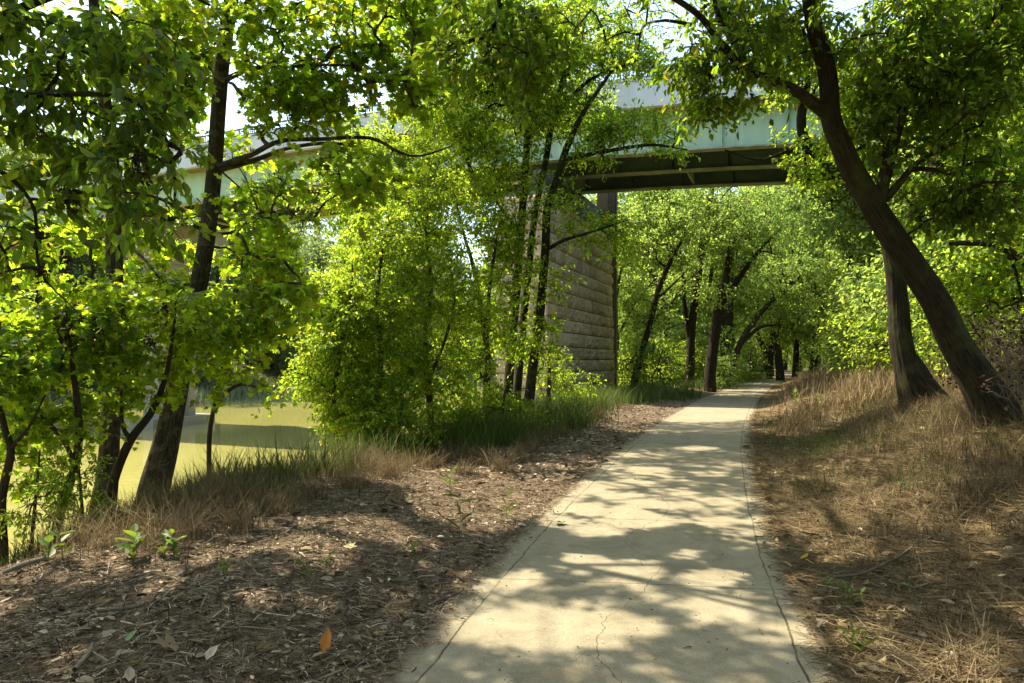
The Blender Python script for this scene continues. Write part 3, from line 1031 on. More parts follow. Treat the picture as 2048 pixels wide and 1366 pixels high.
# leaning box elder on the right
tree('box_elder_tree', 'massive dark trunk leaning left over the path, forked above its middle', 'tree',
     [(2030, 905, 9.1, 110.7), (2000, 845, 9.0, 85.61), (1955, 760, 9.0, 66.42), (1912, 690, 9.0, 57.56), (1872, 606, 8.9, 53.87), (1822, 529, 8.8, 50.92), (1772, 455, 8.7, 47.23),
      (1735, 395, 8.6, 44.28), (1706, 345, 8.5, 41.33), (1685, 299, 8.4, 39.11), (1662, 239, 8.3, 36.16), (1654, 149, 8.2, 33.95), (1628, 50, 8.0, 29.52), (1612, -60, 7.8, 25.09), (1590, -260, 7.4, 19.19), (1560, -520, 7, 11.81), (1540, -760, 6.8, 5.904)],
     [[(1666, 238, 8.35, 25.09), (1600, 188, 8.2, 22.88), (1545, 160, 8.05, 19.93), (1494, 144, 7.9, 18.45), (1445, 90, 7.6, 14.76), (1385, 20, 7.3, 11.81), (1250, -50, 7, 10.33), (1100, -70, 6.9, 7.38), (960, -60, 6.8, 4.428)],
      [(1500, 150, 7.9, 13.28), (1470, 90, 7.8, 12.55), (1440, 40, 7.6, 10.33), (1420, -40, 7.4, 5.904)],
      [(1748, 420, 8.65, 29.52), (1765, 368, 8.6, 24.35), (1788, 279, 8.6, 21.4), (1812, 199, 8.6, 20.66), (1842, 129, 8.6, 19.19), (1882, 55, 8.5, 17.71), (1910, -20, 8.4, 14.76), (1960, -200, 8.2, 8.856)],
      [(1770, 400, 8.65, 17.71), (1800, 365, 8.5, 14.02), (1830, 330, 8.4, 11.07), (1880, 300, 8.2, 7.38), (1960, 270, 8, 4.428)],
      [(1610, -100, 7.8, 14.76), (1480, -260, 6.6, 11.07), (1300, -420, 5.6, 7.38)],
      [(1600, -200, 7.6, 14.76), (1760, -420, 7.4, 10.33), (1950, -560, 7, 5.904)]],
     cat([blob(985, 60, 6.9, 110, 85, .5, 28), blob(1075, 120, 7, 55, 80, .35, 11), blob(900, 120, 6.9, 50, 50, .3, 8), blob(1440, 110, 7.8, 110, 95, .6, 40), blob(1560, 50, 8.2, 120, 70, .7, 36),
          blob(1450, 215, 7.9, 60, 25, .3, 6), blob(1770, 110, 8.3, 130, 120, .8, 66), blob(1900, 200, 8.3, 130, 140, .8, 76), blob(1985, 50, 8.2, 110, 100, .8, 50), blob(1970, 390, 8.6, 100, 90, .6, 42),
          blob(1850, 400, 8.9, 60, 70, .4, 18), blob(1740, 250, 8.8, 60, 80, .5, 22), wblob((1.0, 8.8, 8.7), (2.4, 2.2, 1.2), 90), wblob((-.4, 7.0, 9), (2.0, 1.8, 1), 60), wblob((.8, 5.6, 6.6), (1.6, 1.2, .8), 34), wblob((4.6, 7.2, 7.9), (3.4, 3, 1.3), 170), wblob((2.8, 9.6, 8.4), (2.6, 2, 1.2), 110), wblob((2.0, 5.6, 8.2), (2.4, 2.4, 1.1), 70), wblob((5.6, 5, 6.4), (2.2, 2, 1.2), 60)]),
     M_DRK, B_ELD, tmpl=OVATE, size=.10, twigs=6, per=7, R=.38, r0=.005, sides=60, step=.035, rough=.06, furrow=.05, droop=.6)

tree('box_elder_tree', 'upright flared trunk with sunlit bark patch just behind the leaning trunk', 'tree',
     [(1842, 822, 13, 83.26), (1826, 780, 13, 60.68), (1813, 735, 13, 46.57), (1800, 680, 13, 39.51), (1795, 600, 13, 35.99), (1786, 520, 13, 33.87), (1768, 445, 13, 31.05), (1722, 372, 12.9, 26.81), (1662, 332, 12.8, 21.87),
      (1614, 287, 12.7, 19.05), (1602, 240, 12.6, 17.64), (1615, 150, 12.5, 15.52), (1628, 40, 12.4, 12.7), (1640, -150, 12.2, 8.467)],
     [[(1790, 530, 13, 29.64), (1820, 450, 13, 28.22), (1850, 380, 13, 26.81), (1890, 280, 13, 23.99), (1925, 225, 13, 23.28), (1952, 178, 13, 21.17), (1985, 110, 13, 18.35), (2030, 20, 13, 14.11), (2080, -150, 13, 8.467)],
      [(1952, 190, 13, 15.52), (2005, 152, 12.8, 14.11), (2060, 110, 12.6, 11.29), (2150, 60, 12.4, 5.645)],
      [(1812, 722, 13, 43.68), (1848, 768, 12.8, 38.64), (1888, 802, 12.5, 26.88), (1940, 838, 12.2, 8.4)],
      [(1648, 322, 12.8, 9.878), (1590, 300, 12.4, 7.056), (1520, 320, 12, 4.939), (1450, 300, 11.8, 2.822)]],
     cat([blob(1605, 360, 12.6, 45, 40, .6, 18), blob(1660, 280, 12.8, 60, 50, .7, 22), blob(1590, 290, 12.4, 35, 40, .4, 7), blob(1700, 160, 12.8, 140, 100, 1, 80), blob(1960, 260, 13, 120, 110, 1, 80), blob(2060, 100, 13, 120, 130, 1, 60),
          blob(1560, 120, 12.5, 90, 80, .8, 40), wblob((7, 12.5, 9.4), (3.2, 3, 1.8), 110), wblob((2.2, 12.8, 8.9), (2.4, 2.4, 1.4), 90)]),
     M_ELD, B_ELD, tmpl=OVATE, size=.092, twigs=6, per=7, R=.42, r0=.006, sides=60, step=.04, rough=.08, furrow=.06)

tree('box_elder_tree', 'low leafy tree with bare grey limb at the right edge', 'tree',
     [(2120, 720, 11.5, 40), (2100, 620, 11.5, 34), (2090, 540, 11.5, 28), (2100, 430, 11.5, 20), (2110, 330, 11.5, 12)],
     [[(2092, 548, 11.5, 20), (2040, 520, 11.3, 17), (2000, 492, 11.2, 15), (1950, 486, 11.2, 13), (1900, 488, 11.2, 8)],
      [(2010, 498, 11.2, 9), (2030, 540, 11.2, 7), (2045, 600, 11.2, 4)]],
     cat([blob(2000, 560, 11.6, 90, 70, .8, 42), blob(1930, 580, 12, 70, 70, .7, 24), blob(2050, 420, 11.6, 90, 80, .7, 36), blob(1920, 660, 12.4, 50, 40, .5, 14)]),
     M_SAP, B_ELD, tmpl=OVATE, size=.10, twigs=5, per=6, R=.38, r0=.005)

# ---- saplings on the near bank at the left
def sapling(label, trunk, limbs, C, mat=None, size=.078, tmpl=MAPLE, name='sapling', group=None, **kw):
    k = dict(twigs=6, per=6, R=.32, r0=.003, droop=.5, sides=8, step=.06)
    k.update(kw)
    return tree(name, label, 'sapling', trunk, limbs, C, mat or M_SAP, B_THIN, group, tmpl=tmpl, size=size, **k)


sapling('crooked maple sapling leaning right in front of the straight sycamore',
        [(105, 1115, 7.0, 20), (122, 1020, 7, 18), (150, 930, 7, 16), (158, 850, 7, 13), (146, 740, 7, 10), (130, 620, 7, 6)],
        [[(150, 925, 7, 10), (120, 870, 6.9, 8), (70, 820, 6.8, 5)]],
        cat([blob(130, 700, 7.2, 130, 90, .5, 32), blob(80, 840, 7, 90, 60, .4, 14), blob(150, 600, 7.2, 100, 50, .4, 14)]),
        dead=[(140, 650, 6.8, .10), (75, 600, 6.8, .05), (195, 660, 6.9, .06), (120, 730, 6.9, .05)])
sapling('forked maple sapling between the two sycamore trunks',
        [(205, 1075, 7.5, 20), (228, 960, 7.5, 18), (262, 880, 7.5, 16), (306, 820, 7.5, 13), (335, 740, 7.5, 9), (350, 640, 7.5, 5)],
        [[(262, 880, 7.5, 10), (245, 850, 7.4, 8), (243, 780, 7.4, 5)]],
        cat([blob(275, 710, 7.5, 120, 90, .5, 32), blob(340, 630, 7.5, 90, 50, .4, 18), blob(200, 840, 7.4, 80, 50, .4, 10)]),
        dead=[(300, 680, 7.1, .05), (330, 620, 7.1, .05), (245, 620, 7.1, .04)])
sapling('dark sapling at the left picture edge beside the river',
        [(8, 1110, 6.6, 18), (4, 1000, 6.6, 17), (22, 905, 6.6, 15), (8, 850, 6.6, 12), (-10, 740, 6.6, 8), (0, 640, 6.6, 5)],
        [[(20, 900, 6.6, 9), (60, 850, 6.5, 6), (90, 790, 6.5, 4)]],
        cat([blob(20, 740, 6.8, 80, 110, .5, 34), blob(30, 930, 6.8, 55, 70, .3, 8), blob(40, 640, 7, 80, 50, .4, 12)]))
sapling('leafy sapling drooping over the water right of the leaning sycamore',
        [(418, 960, 9.2, 10), (420, 860, 9.2, 9), (440, 760, 9.1, 8), (455, 680, 9, 9), (470, 600, 9, 5)],
        [[(432, 800, 9.1, 8), (480, 770, 8.9, 6), (530, 780, 8.8, 3)]],
        cat([blob(440, 690, 8.6, 110, 80, .5, 22), blob(490, 775, 8.6, 60, 30, .4, 6), blob(520, 650, 8.6, 60, 50, .4, 14), blob(400, 640, 8.3, 60, 50, .3, 12)]))
for i, (bx, by, D, top, lean, lab) in enumerate([
        (60, 1120, 6.2, 900, 20, 'thin willowy shoot in the front left corner of the bank'),
        (170, 1090, 6.6, 900, -15, 'wispy shoot with tiny leaves below the crooked sapling')]):
    sapling(lab, [(bx, by, D, 8), (bx + lean * .5, (by + top) / 2, D, 6), (bx + lean, top, D, 3)], [],
            cat([blob(bx + lean, (by + top) / 2 - 30, D, 50, 90, .25, 26)]), size=.05, tmpl=SLIM, R=.22, per=7, mat=M_SAP)

# ---- thicket in the middle
T_G = 'saplings of the bright thicket on the bank'
def thick(label, trunk, limbs, C, **kw):
    k = dict(tmpl=OVATE, size=.072, twigs=7, per=9, R=.36, r0=.004, droop=.45, sides=8, step=.10)
    k.update(kw)
    return tree('thicket_sapling', label, 'sapling', trunk, limbs, C, M_THK, B_THIN, T_G, **k)


thick('brightest yellow green sapling leaning over the water at the left end of the thicket',
      [(672, 890, 12.6, 12), (668, 800, 12.6, 11), (680, 700, 12.6, 9), (700, 600, 12.6, 6), (705, 530, 12.6, 3)],
      [[(668, 790, 12.6, 7), (630, 760, 12.4, 5), (590, 745, 12.2, 3)]],
      cat([blob(665, 700, 12.6, 75, 100, .8, 100), blob(650, 590, 12.8, 60, 60, .6, 30), blob(615, 762, 12.3, 45, 22, .5, 14), blob(695, 610, 12.8, 70, 70, .7, 46), blob(680, 820, 12.6, 55, 40, .6, 22)]))
thick('dense bright sapling second from the left end of the thicket',
      [(752, 885, 13.2, 14), (756, 800, 13.2, 13), (762, 700, 13.2, 11), (755, 600, 13.3, 8), (765, 500, 13.3, 5)], [],
      cat([blob(760, 640, 13.3, 100, 130, 1, 170), blob(740, 800, 13, 95, 70, .8, 90), blob(770, 480, 13.3, 80, 80, .9, 60)]))
thick('dense sapling in the middle of the thicket with thin dark stem',
      [(862, 870, 14, 16), (858, 780, 14, 14), (850, 680, 14.1, 12), (862, 570, 14.2, 9), (850, 450, 14.2, 5)],
      [[(858, 760, 14, 8), (890, 680, 14, 6), (910, 600, 14, 4)]],
      cat([blob(850, 560, 14.2, 120, 130, 1, 140), blob(850, 750, 14, 115, 95, .9, 90), blob(850, 420, 14.2, 110, 90, 1, 70)]))
thick('fork-stemmed sapling beside the slim trunks in front of the stone pier',
      [(972, 850, 15.8, 17), (974, 760, 15.8, 16), (972, 680, 15.8, 13), (948, 540, 15.8, 9), (928, 470, 15.8, 6), (910, 390, 15.8, 3)],
      [[(973, 690, 15.8, 10), (978, 590, 15.8, 8), (994, 470, 15.8, 5)]],
      cat([blob(895, 420, 15.6, 120, 90, 1, 100), blob(940, 640, 15.6, 75, 110, .8, 80), blob(940, 785, 15.6, 90, 70, .8, 58), blob(1000, 540, 16.2, 55, 130, .6, 36)]))
thick('tall pale sapling rising behind the thicket in front of the green girder',
      [(722, 870, 15.6, 14), (728, 720, 15.6, 13), (735, 560, 15.6, 10), (745, 420, 15.6, 8), (765, 320, 15.6, 6), (800, 210, 15.6, 3)], [],
      cat([blob(700, 400, 15.0, 70, 90, .8, 40), blob(830, 330, 15.0, 60, 90, .8, 34), blob(770, 420, 15.6, 110, 90, 1, 90), blob(700, 500, 15.6, 60, 80, .8, 40), blob(750, 310, 15.6, 100, 80, 1, 70), blob(850, 250, 15.6, 80, 80, 1, 44), blob(640, 380, 15.6, 50, 60, .7, 18)]))
thick('low leafy sapling at the foot of the thicket above the bank grass',
      [(800, 900, 12.4, 8), (800, 850, 12.4, 6), (806, 800, 12.4, 3)], [],
      cat([blob(800, 845, 12.4, 90, 50, .6, 60), blob(710, 850, 12.3, 60, 40, .5, 34)]), size=.066)
thick('shaded leafy sapling filling the gap before the stone pier, right of the slim trunks',
      [(1095, 830, 18.5, 10), (1098, 760, 18.5, 8), (1100, 690, 18.5, 4)], [],
      cat([blob(1085, 730, 18.5, 55, 55, .9, 30), blob(1150, 765, 19, 55, 28, .8, 20)]))

thick('low dark leafy sapling spilling onto the bank below the slim trunks',
      [(1000, 880, 14.6, 9), (1004, 830, 14.6, 7), (1010, 780, 14.6, 4)], [],
      cat([blob(1000, 820, 14.8, 85, 40, .7, 38), blob(920, 845, 14.2, 70, 36, .6, 30)]), size=.07)

# ---- slim box elders in front of the pier
def elder(label, trunk, limbs, C):
    return tree('box_elder_tree', label, 'tree', trunk, limbs, C, M_ELD, B_ELD, tmpl=OVATE, size=.092, twigs=7, per=8, R=.50, r0=.006, sides=10, step=.12)


elder('slim trunk, leftmost of three standing close together before the stone pier',
      [(1012, 850, 17.5, 23), (1018, 760, 17.5, 20), (1030, 600, 17.5, 19), (1040, 480, 17.5, 17), (1050, 350, 17.5, 15), (1058, 250, 17.4, 14), (1075, 130, 17.3, 12), (1100, 20, 17.2, 10), (1115, -150, 17, 6)],
      [[(1056, 280, 17.4, 9), (1010, 200, 17, 7), (960, 140, 16.6, 4)], [(1040, 470, 17.5, 7), (990, 400, 17.2, 5), (950, 350, 17, 3)]],
      cat([blob(990, 200, 17, 130, 110, 1.3, 120), blob(960, 330, 17, 120, 80, 1, 90), blob(900, 230, 17, 100, 90, 1, 60), blob(1000, 520, 16.9, 50, 90, .5, 20), blob(1008, 460, 16.4, 34, 90, .4, 24), blob(1004, 640, 16.6, 34, 90, .4, 22), blob(1050, 60, 17, 130, 80, 1.4, 80), wblob((0, 17, 11.5), (2.6, 2.4, 1.8), 70), wblob((-1.0, 16.2, 9.7), (2.6, 2.2, 1.3), 230), wblob((-1.5, 20, 11), (2.4, 2.6, 1.6), 60)]))
elder('slim dark trunk, middle one of three standing close together before the stone pier',
      [(1030, 850, 17.9, 19), (1040, 720, 17.9, 17), (1055, 560, 17.9, 15), (1070, 430, 17.9, 14), (1090, 330, 17.9, 13), (1105, 240, 17.9, 14), (1130, 150, 17.9, 12), (1165, 60, 17.9, 9), (1185, -80, 17.9, 5)],
      [[(1110, 230, 17.9, 9), (1180, 160, 17.6, 7), (1280, 120, 17.2, 4)]],
      cat([blob(1170, 90, 17.5, 130, 90, 1.3, 110), blob(1120, 230, 17.5, 90, 70, 1, 56), blob(1290, 90, 17, 90, 60, 1, 46), wblob((2.4, 17.5, 11), (2.4, 2.4, 1.6), 60), wblob((-.2, 20, 9.7), (2.8, 2.8, 1.2), 230), wblob((1.6, 21.5, 9.7), (1.7, 2.0, 1.0), 60)]))
elder('slim trunk, rightmost of three, with a leafy bough reaching across the bridge girder',
      [(1052, 850, 17.2, 25), (1064, 745, 17.2, 21), (1078, 640, 17.2, 19), (1090, 500, 17.2, 18), (1094, 420, 17.2, 16), (1108, 375, 17.2, 14), (1132, 300, 17.1, 14), (1170, 220, 17, 10), (1225, 140, 16.9, 6)],
      [[(1125, 320, 17.1, 10), (1200, 305, 16.8, 8), (1300, 290, 16.4, 6), (1375, 300, 16.2, 3)],
       [(1092, 500, 17.2, 9), (1130, 480, 17, 7), (1190, 462, 16.8, 5), (1255, 440, 16.6, 3)]],
      cat([blob(1260, 255, 16.6, 90, 42, .9, 46), blob(1350, 290, 16.4, 35, 40, .5, 10), blob(1180, 290, 17, 60, 40, .9, 22), blob(1190, 455, 16.8, 75, 32, .5, 26), blob(1240, 500, 16.8, 25, 30, .4, 5), blob(1085, 560, 17, 45, 60, .6, 18), blob(1040, 420, 16.8, 70, 80, .6, 20), blob(1070, 680, 17, 50, 60, .6, 26), blob(1120, 400, 17, 35, 40, .5, 10)]))

# ------------------------------------------------------------------ woodland beyond the bridge
WOODS = dict(tmpl=KITE, size=.2, twigs=6, per=8, R=.85, r0=.012, sides=9, step=.35, sub=False, droop=.45, gap=False)
def wood(label, trunk, limbs, C, mat=None, **kw):
    k = dict(WOODS)
    k.update(kw)
    return tree('woodland_tree', label, 'tree', trunk, limbs, C, mat or M_FAR, B_FAR, None, **k)


wood('thin curved trunk leaning right just beyond the concrete column',
     [(1270, 755, 34, 15), (1298, 655, 34, 12), (1320, 570, 34, 11), (1345, 515, 34, 9), (1372, 465, 34, 5)], [[(1312, 600, 34, 6), (1345, 570, 34, 4), (1375, 540, 34, 2)]],
     cat([blob(1330, 470, 34, 75, 75, 2, 90), blob(1300, 610, 35, 50, 70, 1.5, 36)]), size=.15)
wood('straight slender twin-stemmed trunk left of the path beyond the bridge',
     [(1380, 745, 38, 19), (1383, 660, 38, 17), (1395, 560, 38, 16), (1408, 470, 38, 14), (1420, 400, 38, 12), (1440, 250, 38, 8)],
     [[(1380, 690, 38, 10), (1370, 620, 38, 9), (1366, 550, 38, 7), (1355, 470, 38, 4)]],
     cat([blob(1400, 430, 38, 110, 80, 2.6, 170), blob(1360, 560, 38, 50, 40, 1.5, 22), wblob((10.5, 38, 14), (4, 4, 2.5), 90)]), size=.15)
wood('brown trunk with a long pale limb angling up to the right beside the path',
     [(1420, 748, 36, 24), (1428, 680, 36, 21), (1440, 610, 36, 20), (1452, 560, 36, 16), (1462, 480, 36, 10)],
     [[(1438, 615, 36, 13), (1470, 570, 36, 11), (1515, 505, 36, 9), (1560, 458, 36, 5)]],
     cat([blob(1480, 470, 36, 110, 80, 2.4, 150), blob(1440, 590, 36, 50, 20, 1.6, 22)]), size=.15)
wood('thick dark trunk half hidden behind the brown trunk, left of the path',
     [(1454, 735, 47, 28), (1453, 640, 47, 26), (1456, 580, 47, 22), (1462, 450, 47, 15)], [[(1455, 620, 47, 12), (1480, 540, 47, 10), (1510, 460, 47, 6)]],
     cat([blob(1500, 420, 47, 110, 90, 3, 170), blob(1570, 560, 50, 70, 60, 2.5, 60)]), size=.18)
wood('thin tree bent far to the right over the path with curved limbs',
     [(1462, 740, 43, 13), (1490, 670, 43, 12), (1535, 610, 43, 10), (1590, 560, 43, 7), (1640, 530, 43, 4)], [[(1480, 690, 43, 8), (1520, 655, 43, 7), (1560, 650, 43, 4)]],
     cat([blob(1580, 560, 43, 80, 60, 2.4, 110), blob(1540, 640, 44, 60, 40, 1.6, 40)]), size=.165)
wood('small forked tree at the bend of the path, left side',
     [(1538, 752, 60, 14), (1530, 705, 60, 12), (1515, 670, 60, 9), (1500, 630, 60, 5)], [[(1540, 735, 60, 11), (1544, 680, 60, 10), (1542, 600, 60, 6)]],
     cat([blob(1540, 610, 60, 60, 50, 2.4, 70)]), size=.2)
wood('dark stubby trunk closest to the far bend of the path',
     [(1560, 750, 56, 17), (1556, 712, 56, 15), (1552, 670, 56, 11), (1560, 600, 56, 6)], [],
     cat([blob(1590, 620, 57, 70, 60, 2.6, 90)]), size=.2)
wood('pair-limbed trunk leaning left on the right side of the path beyond the bridge',
     [(1672, 745, 45, 18), (1660, 670, 45, 15), (1642, 605, 45, 12), (1612, 545, 45, 8), (1580, 490, 45, 4)],
     [[(1668, 715, 45, 10), (1672, 650, 45, 9), (1660, 590, 45, 7), (1650, 500, 45, 4)]],
     cat([blob(1640, 520, 45, 90, 70, 2.6, 120), blob(1670, 620, 46, 50, 50, 2, 40)]), size=.165)
wood('dark Y-shaped trunk left of the flared trunk on the right bank',
     [(1742, 740, 33, 36), (1738, 685, 33, 29), (1725, 625, 33, 24), (1708, 560, 33, 18), (1695, 480, 33, 10)],
     [[(1738, 670, 33, 16), (1752, 610, 33, 14), (1768, 550, 33, 10), (1790, 470, 33, 5)]],
     cat([blob(1730, 520, 33, 100, 80, 2, 130), blob(1690, 620, 34, 60, 50, 1.6, 40)]), size=.15)

# templates: whole trees copied over the woodland and the far bank
def template(name, cat_, leafmat, H, RX, trunk_r, n, size, low):
    pts = [[0, 0, -.3, trunk_r * 1.25], [.1, .05, H * .18, trunk_r], [-.1, .1, H * .4, trunk_r * .8], [.15, -.1, H * .65, trunk_r * .5], [0, 0, H * .9, trunk_r * .2]]
    limbs = []
    for i in range(4):
        a = i * 1.7 + rng.uniform(0, 1)
        z0 = H * rng.uniform(.25, .5)
        l = RX * .75
        limbs.append([[0, 0, z0, trunk_r * .5], [math.cos(a) * l * .4, math.sin(a) * l * .4, z0 + H * .14, trunk_r * .34], [math.cos(a) * l, math.sin(a) * l, z0 + H * .26, trunk_r * .14]])
    C = []
    for i in range(9):
        a = rng.uniform(0, 2 * PI)
        q = rng.uniform(.2, .75)
        z = H * rng.uniform(low, .92)
        k = math.sin(min(1, (z / H - low + .12) / (1 - low)) * PI) ** .5
        C.append(wblob((math.cos(a) * RX * q * k, math.sin(a) * RX * q * k, z), (RX * .48, RX * .48, H * .13), n // 9))
    return tree(name, 'x', cat_, pts, limbs, cat(C), leafmat, B_FAR, None, world=True, ground=False, tmpl=KITE, size=size * .68, twigs=6, per=8, R=.9, r0=.014, sides=7, step=.5, sub=False, droop=.4, gap=False)


def copy_thing(src, loc, rz, sc, label, group):
    o = src.copy()
    COL.objects.link(o)
    o.location = [float(v) for v in loc]
    o.rotation_euler = (0, 0, rz)
    o.scale = (sc, sc, sc * float(rng.uniform(.9, 1.15)))
    o['label'] = label
    o['group'] = group
    for ch in src.children:
        c = ch.copy()
        COL.objects.link(c)
        c.parent = o
    return o


def scatter(tpls, spots, label, group):
    first = set()
    for i, (x, y, sc) in enumerate(spots):
        k = i % len(tpls)
        src = tpls[k]
        loc = (x, y, float(gz(x, y)))
        rz = float(rng.uniform(0, 6.28))
        if k not in first:
            first.add(k)
            src.location = loc
            src.rotation_euler = (0, 0, rz)
            src.scale = (sc, sc, sc)
            src['label'] = label
            src['group'] = group
        else:
            copy_thing(src, loc, rz, sc, label, group)


tw = [template('woodland_tree', 'tree', M_FAR, 14, 5.0, .24, 420, .30, .18), template('woodland_tree', 'tree', M_FAR, 12, 4.2, .2, 380, .28, .12), template('woodland_tree', 'tree', M_FAR, 16, 5.2, .28, 460, .32, .22)]
spots = []
for y0, uu in ((44, (9, 15, 22)), (54, (-8, 9, 17, 26)), (66, (-9, -4.5, 7, 14, 22, 33)), (82, (-10, -4, 7, 14, 22, 32, 44)), (104, (-10, -3, 5, 12, 20, 30, 42, 56)), (122, (-8, 8, 20, 34, 50)), (150, (-28, -20, -12, -6, 0, 6, 12, 20, 30, 44)), (175, (-34, -24, -14, -5, 5, 15, 26, 38))):
    for u in uu + ((-3.5, 4.5) if y0 >= 130 else ()):
        yy = y0 + rng.uniform(-4, 4)
        spots.append((float(from_u(u + rng.uniform(-1, 1), yy)), yy, float(rng.uniform(1.0, 1.4)) * (1.3 if y0 > 100 else 1)))
for (px, D) in ((1330, 46), (1300, 60), (1420, 58), (1780, 30), (1860, 27), (1950, 24), (2050, 22), (1900, 36), (2010, 32), (1230, 50), (1820, 44), (1980, 18.5), (2120, 17), (1880, 50), (1960, 50), (2040, 44), (1300, 75), (1360, 66), (1290, 90), (1250, 72), (1460, 76), (1560, 90), (1680, 70), (1750, 60), (1590, 66), (1630, 58), (1540, 72), (1600, 100)):
    spots.append(((px - CX) / F * D, D, float(rng.uniform(.75, .95)) * (1.5 if D > 40 else 1)))
scatter(tw, spots, 'leafy tree in the sunlit woodland seen beneath and beyond the bridge', 'woodland trees beyond the bridge')
tb = [template('riverbank_tree', 'tree', M_BNK, 13, 5.2, .25, 430, .34, .02), template('riverbank_tree', 'tree', M_BNK, 10, 4.8, .2, 380, .34, .0), template('riverbank_tree', 'tree', M_BNK, 16, 5.5, .3, 460, .36, .05)]
spots = []
for u, st, sc in ((-53, 6.5, .62), (-57, 6.5, 1.15), (-62, 7, 1.4), (-68, 8, 1.55), (-76, 9, 1.45), (-88, 9, 1.6)):
    y = 14 + rng.uniform(0, 4)
    while y < 230:
        spots.append((float(from_u(u + rng.uniform(-1.5, 1.5), y)), float(y), sc * float(rng.uniform(.85, 1.2))))
        y += st * rng.uniform(.75, 1.25) * (1 + y / 120)
scatter(tb, spots, 'hazy bluish green tree in the dense mass along the far riverbank', 'trees along the far riverbank')

ts = [template('woodland_tree', 'tree', M_FAR, 13, 5.2, .24, 420, .30, .2)]  # unseen trees added beside and behind the camera to cut the skylight
scatter(ts, [(-9, -4, 1.0), (-3.5, -7, 1.1), (3.5, -6, 1.1), (9, -3, 1.0), (11, 4, .95), (-12, 1.5, .9), (0, -13, 1.3), (8, -12, 1.3), (-8, -12, 1.3), (15, -2, 1.2), (14, 10, 1.0)],
        'unseen leafy tree added around the viewpoint to block skylight', 'unseen trees added around the viewpoint')

# shrubs
ts = [template('woodland_shrub', 'shrub', M_THK, 1.9, 1.2, .03, 70, .12, .05), template('woodland_shrub', 'shrub', M_FAR, 1.6, 1.3, .03, 70, .13, .05)]
for q in ts:
    pass
spots = []
for (px, D) in ((1285, 36), (1310, 33), (1345, 39), (1340, 44), (1400, 42), (1440, 40), (1465, 44), (1490, 52), (1380, 50), (1510, 60), (1265, 42), (1420, 50), (1300, 48), (1545, 100), (1580, 118), (1600, 112), (1625, 120), (1650, 112), (1560, 125), (1610, 130), (1640, 128), (1585, 110), (1598, 116), (1572, 112)):
    spots.append(((px - CX) / F * D, D, float(rng.uniform(.9, 1.5))))
scatter(ts, spots, 'leafy green shrub in the undergrowth left of the path beyond the bridge', 'shrubs left of the path beyond the bridge')
ts = [template('woodland_shrub', 'shrub', M_FAR, 2.0, 1.3, .03, 70, .14, .05), template('woodland_shrub', 'shrub', M_THK, 1.7, 1.3, .03, 70, .13, .05)]
spots = []
for (px, D) in ((1690, 40), (1720, 28), (1660, 52), (1770, 22), (1880, 18), (1960, 16), (1930, 21), (2030, 15), (1620, 64), (1700, 58), (1850, 24), (2060, 19), (1790, 30)):
    spots.append(((px - CX) / F * D, D, float(rng.uniform(.9, 1.6))))
scatter(ts, spots, 'leafy green shrub in the undergrowth behind the right-hand trunks', 'shrubs behind the right-hand trunks')
# ------------------------------------------------------------------ grass, litter and small things on the ground
def blades(name, x, y, h, wd, mat, lean=.5, kind='stuff', label=None, catg=None, nseg=3, wind=(0, 0)):
    n = len(x)
    z = gz(x, y)
    a = rng.uniform(0, 2 * PI, n)
    L = lean * rng.uniform(.2, 1.4, n)
    d = np.stack([np.cos(a) * L + wind[0], np.sin(a) * L + wind[1], np.zeros(n)], -1)
    b = a + rng.uniform(-1, 1, n) + PI / 2
    s = np.stack([np.cos(b), np.sin(b), np.zeros(n)], -1)
    V = []
    base = np.stack([x, y, z - .01], -1)
    for i in range(nseg + 1):
        t = i / nseg
        c = base + d * (h * t ** 1.8)[:, None] + np.stack([0 * h, 0 * h, h * (t - .28 * (L ** 1.2) * t * t)], -1)
        wv = wd * (1 - t ** 1.5 * .92)
        V += [c - s * wv[:, None] / 2, c + s * wv[:, None] / 2]
    V = np.stack(V, 1)
    m = V.shape[1]
    off = (np.arange(n) * m)[:, None]
    Q = np.concatenate([off + np.array([[2 * i, 2 * i + 1, 2 * i + 3, 2 * i + 2]]) for i in range(nseg)])
    o = mesh_obj(name, V.reshape(-1, 3), [Q], mat)
    return tag(o, label, catg, kind=kind)


def clumped(n, u0, u1, y0, y1, dens, k=60, r=.25):
    """positions in (u,y) gathered into tufts"""
    cu, cy = rng.uniform(u0, u1, n // k + 1), y0 * (y1 / y0) ** rng.uniform(0, 1, n // k + 1)
    keep = rng.uniform(size=len(cu)) < dens(cu, cy)
    cu, cy = cu[keep], cy[keep]
    if not len(cu):
        return np.zeros(0), np.zeros(0)
    i = rng.integers(0, len(cu), n)
    sc = r * np.clip(cy[i] / 8, .6, 3)
    u = cu[i] + rng.normal(size=n) * sc
    y = cy[i] + rng.normal(size=n) * sc
    return u, y


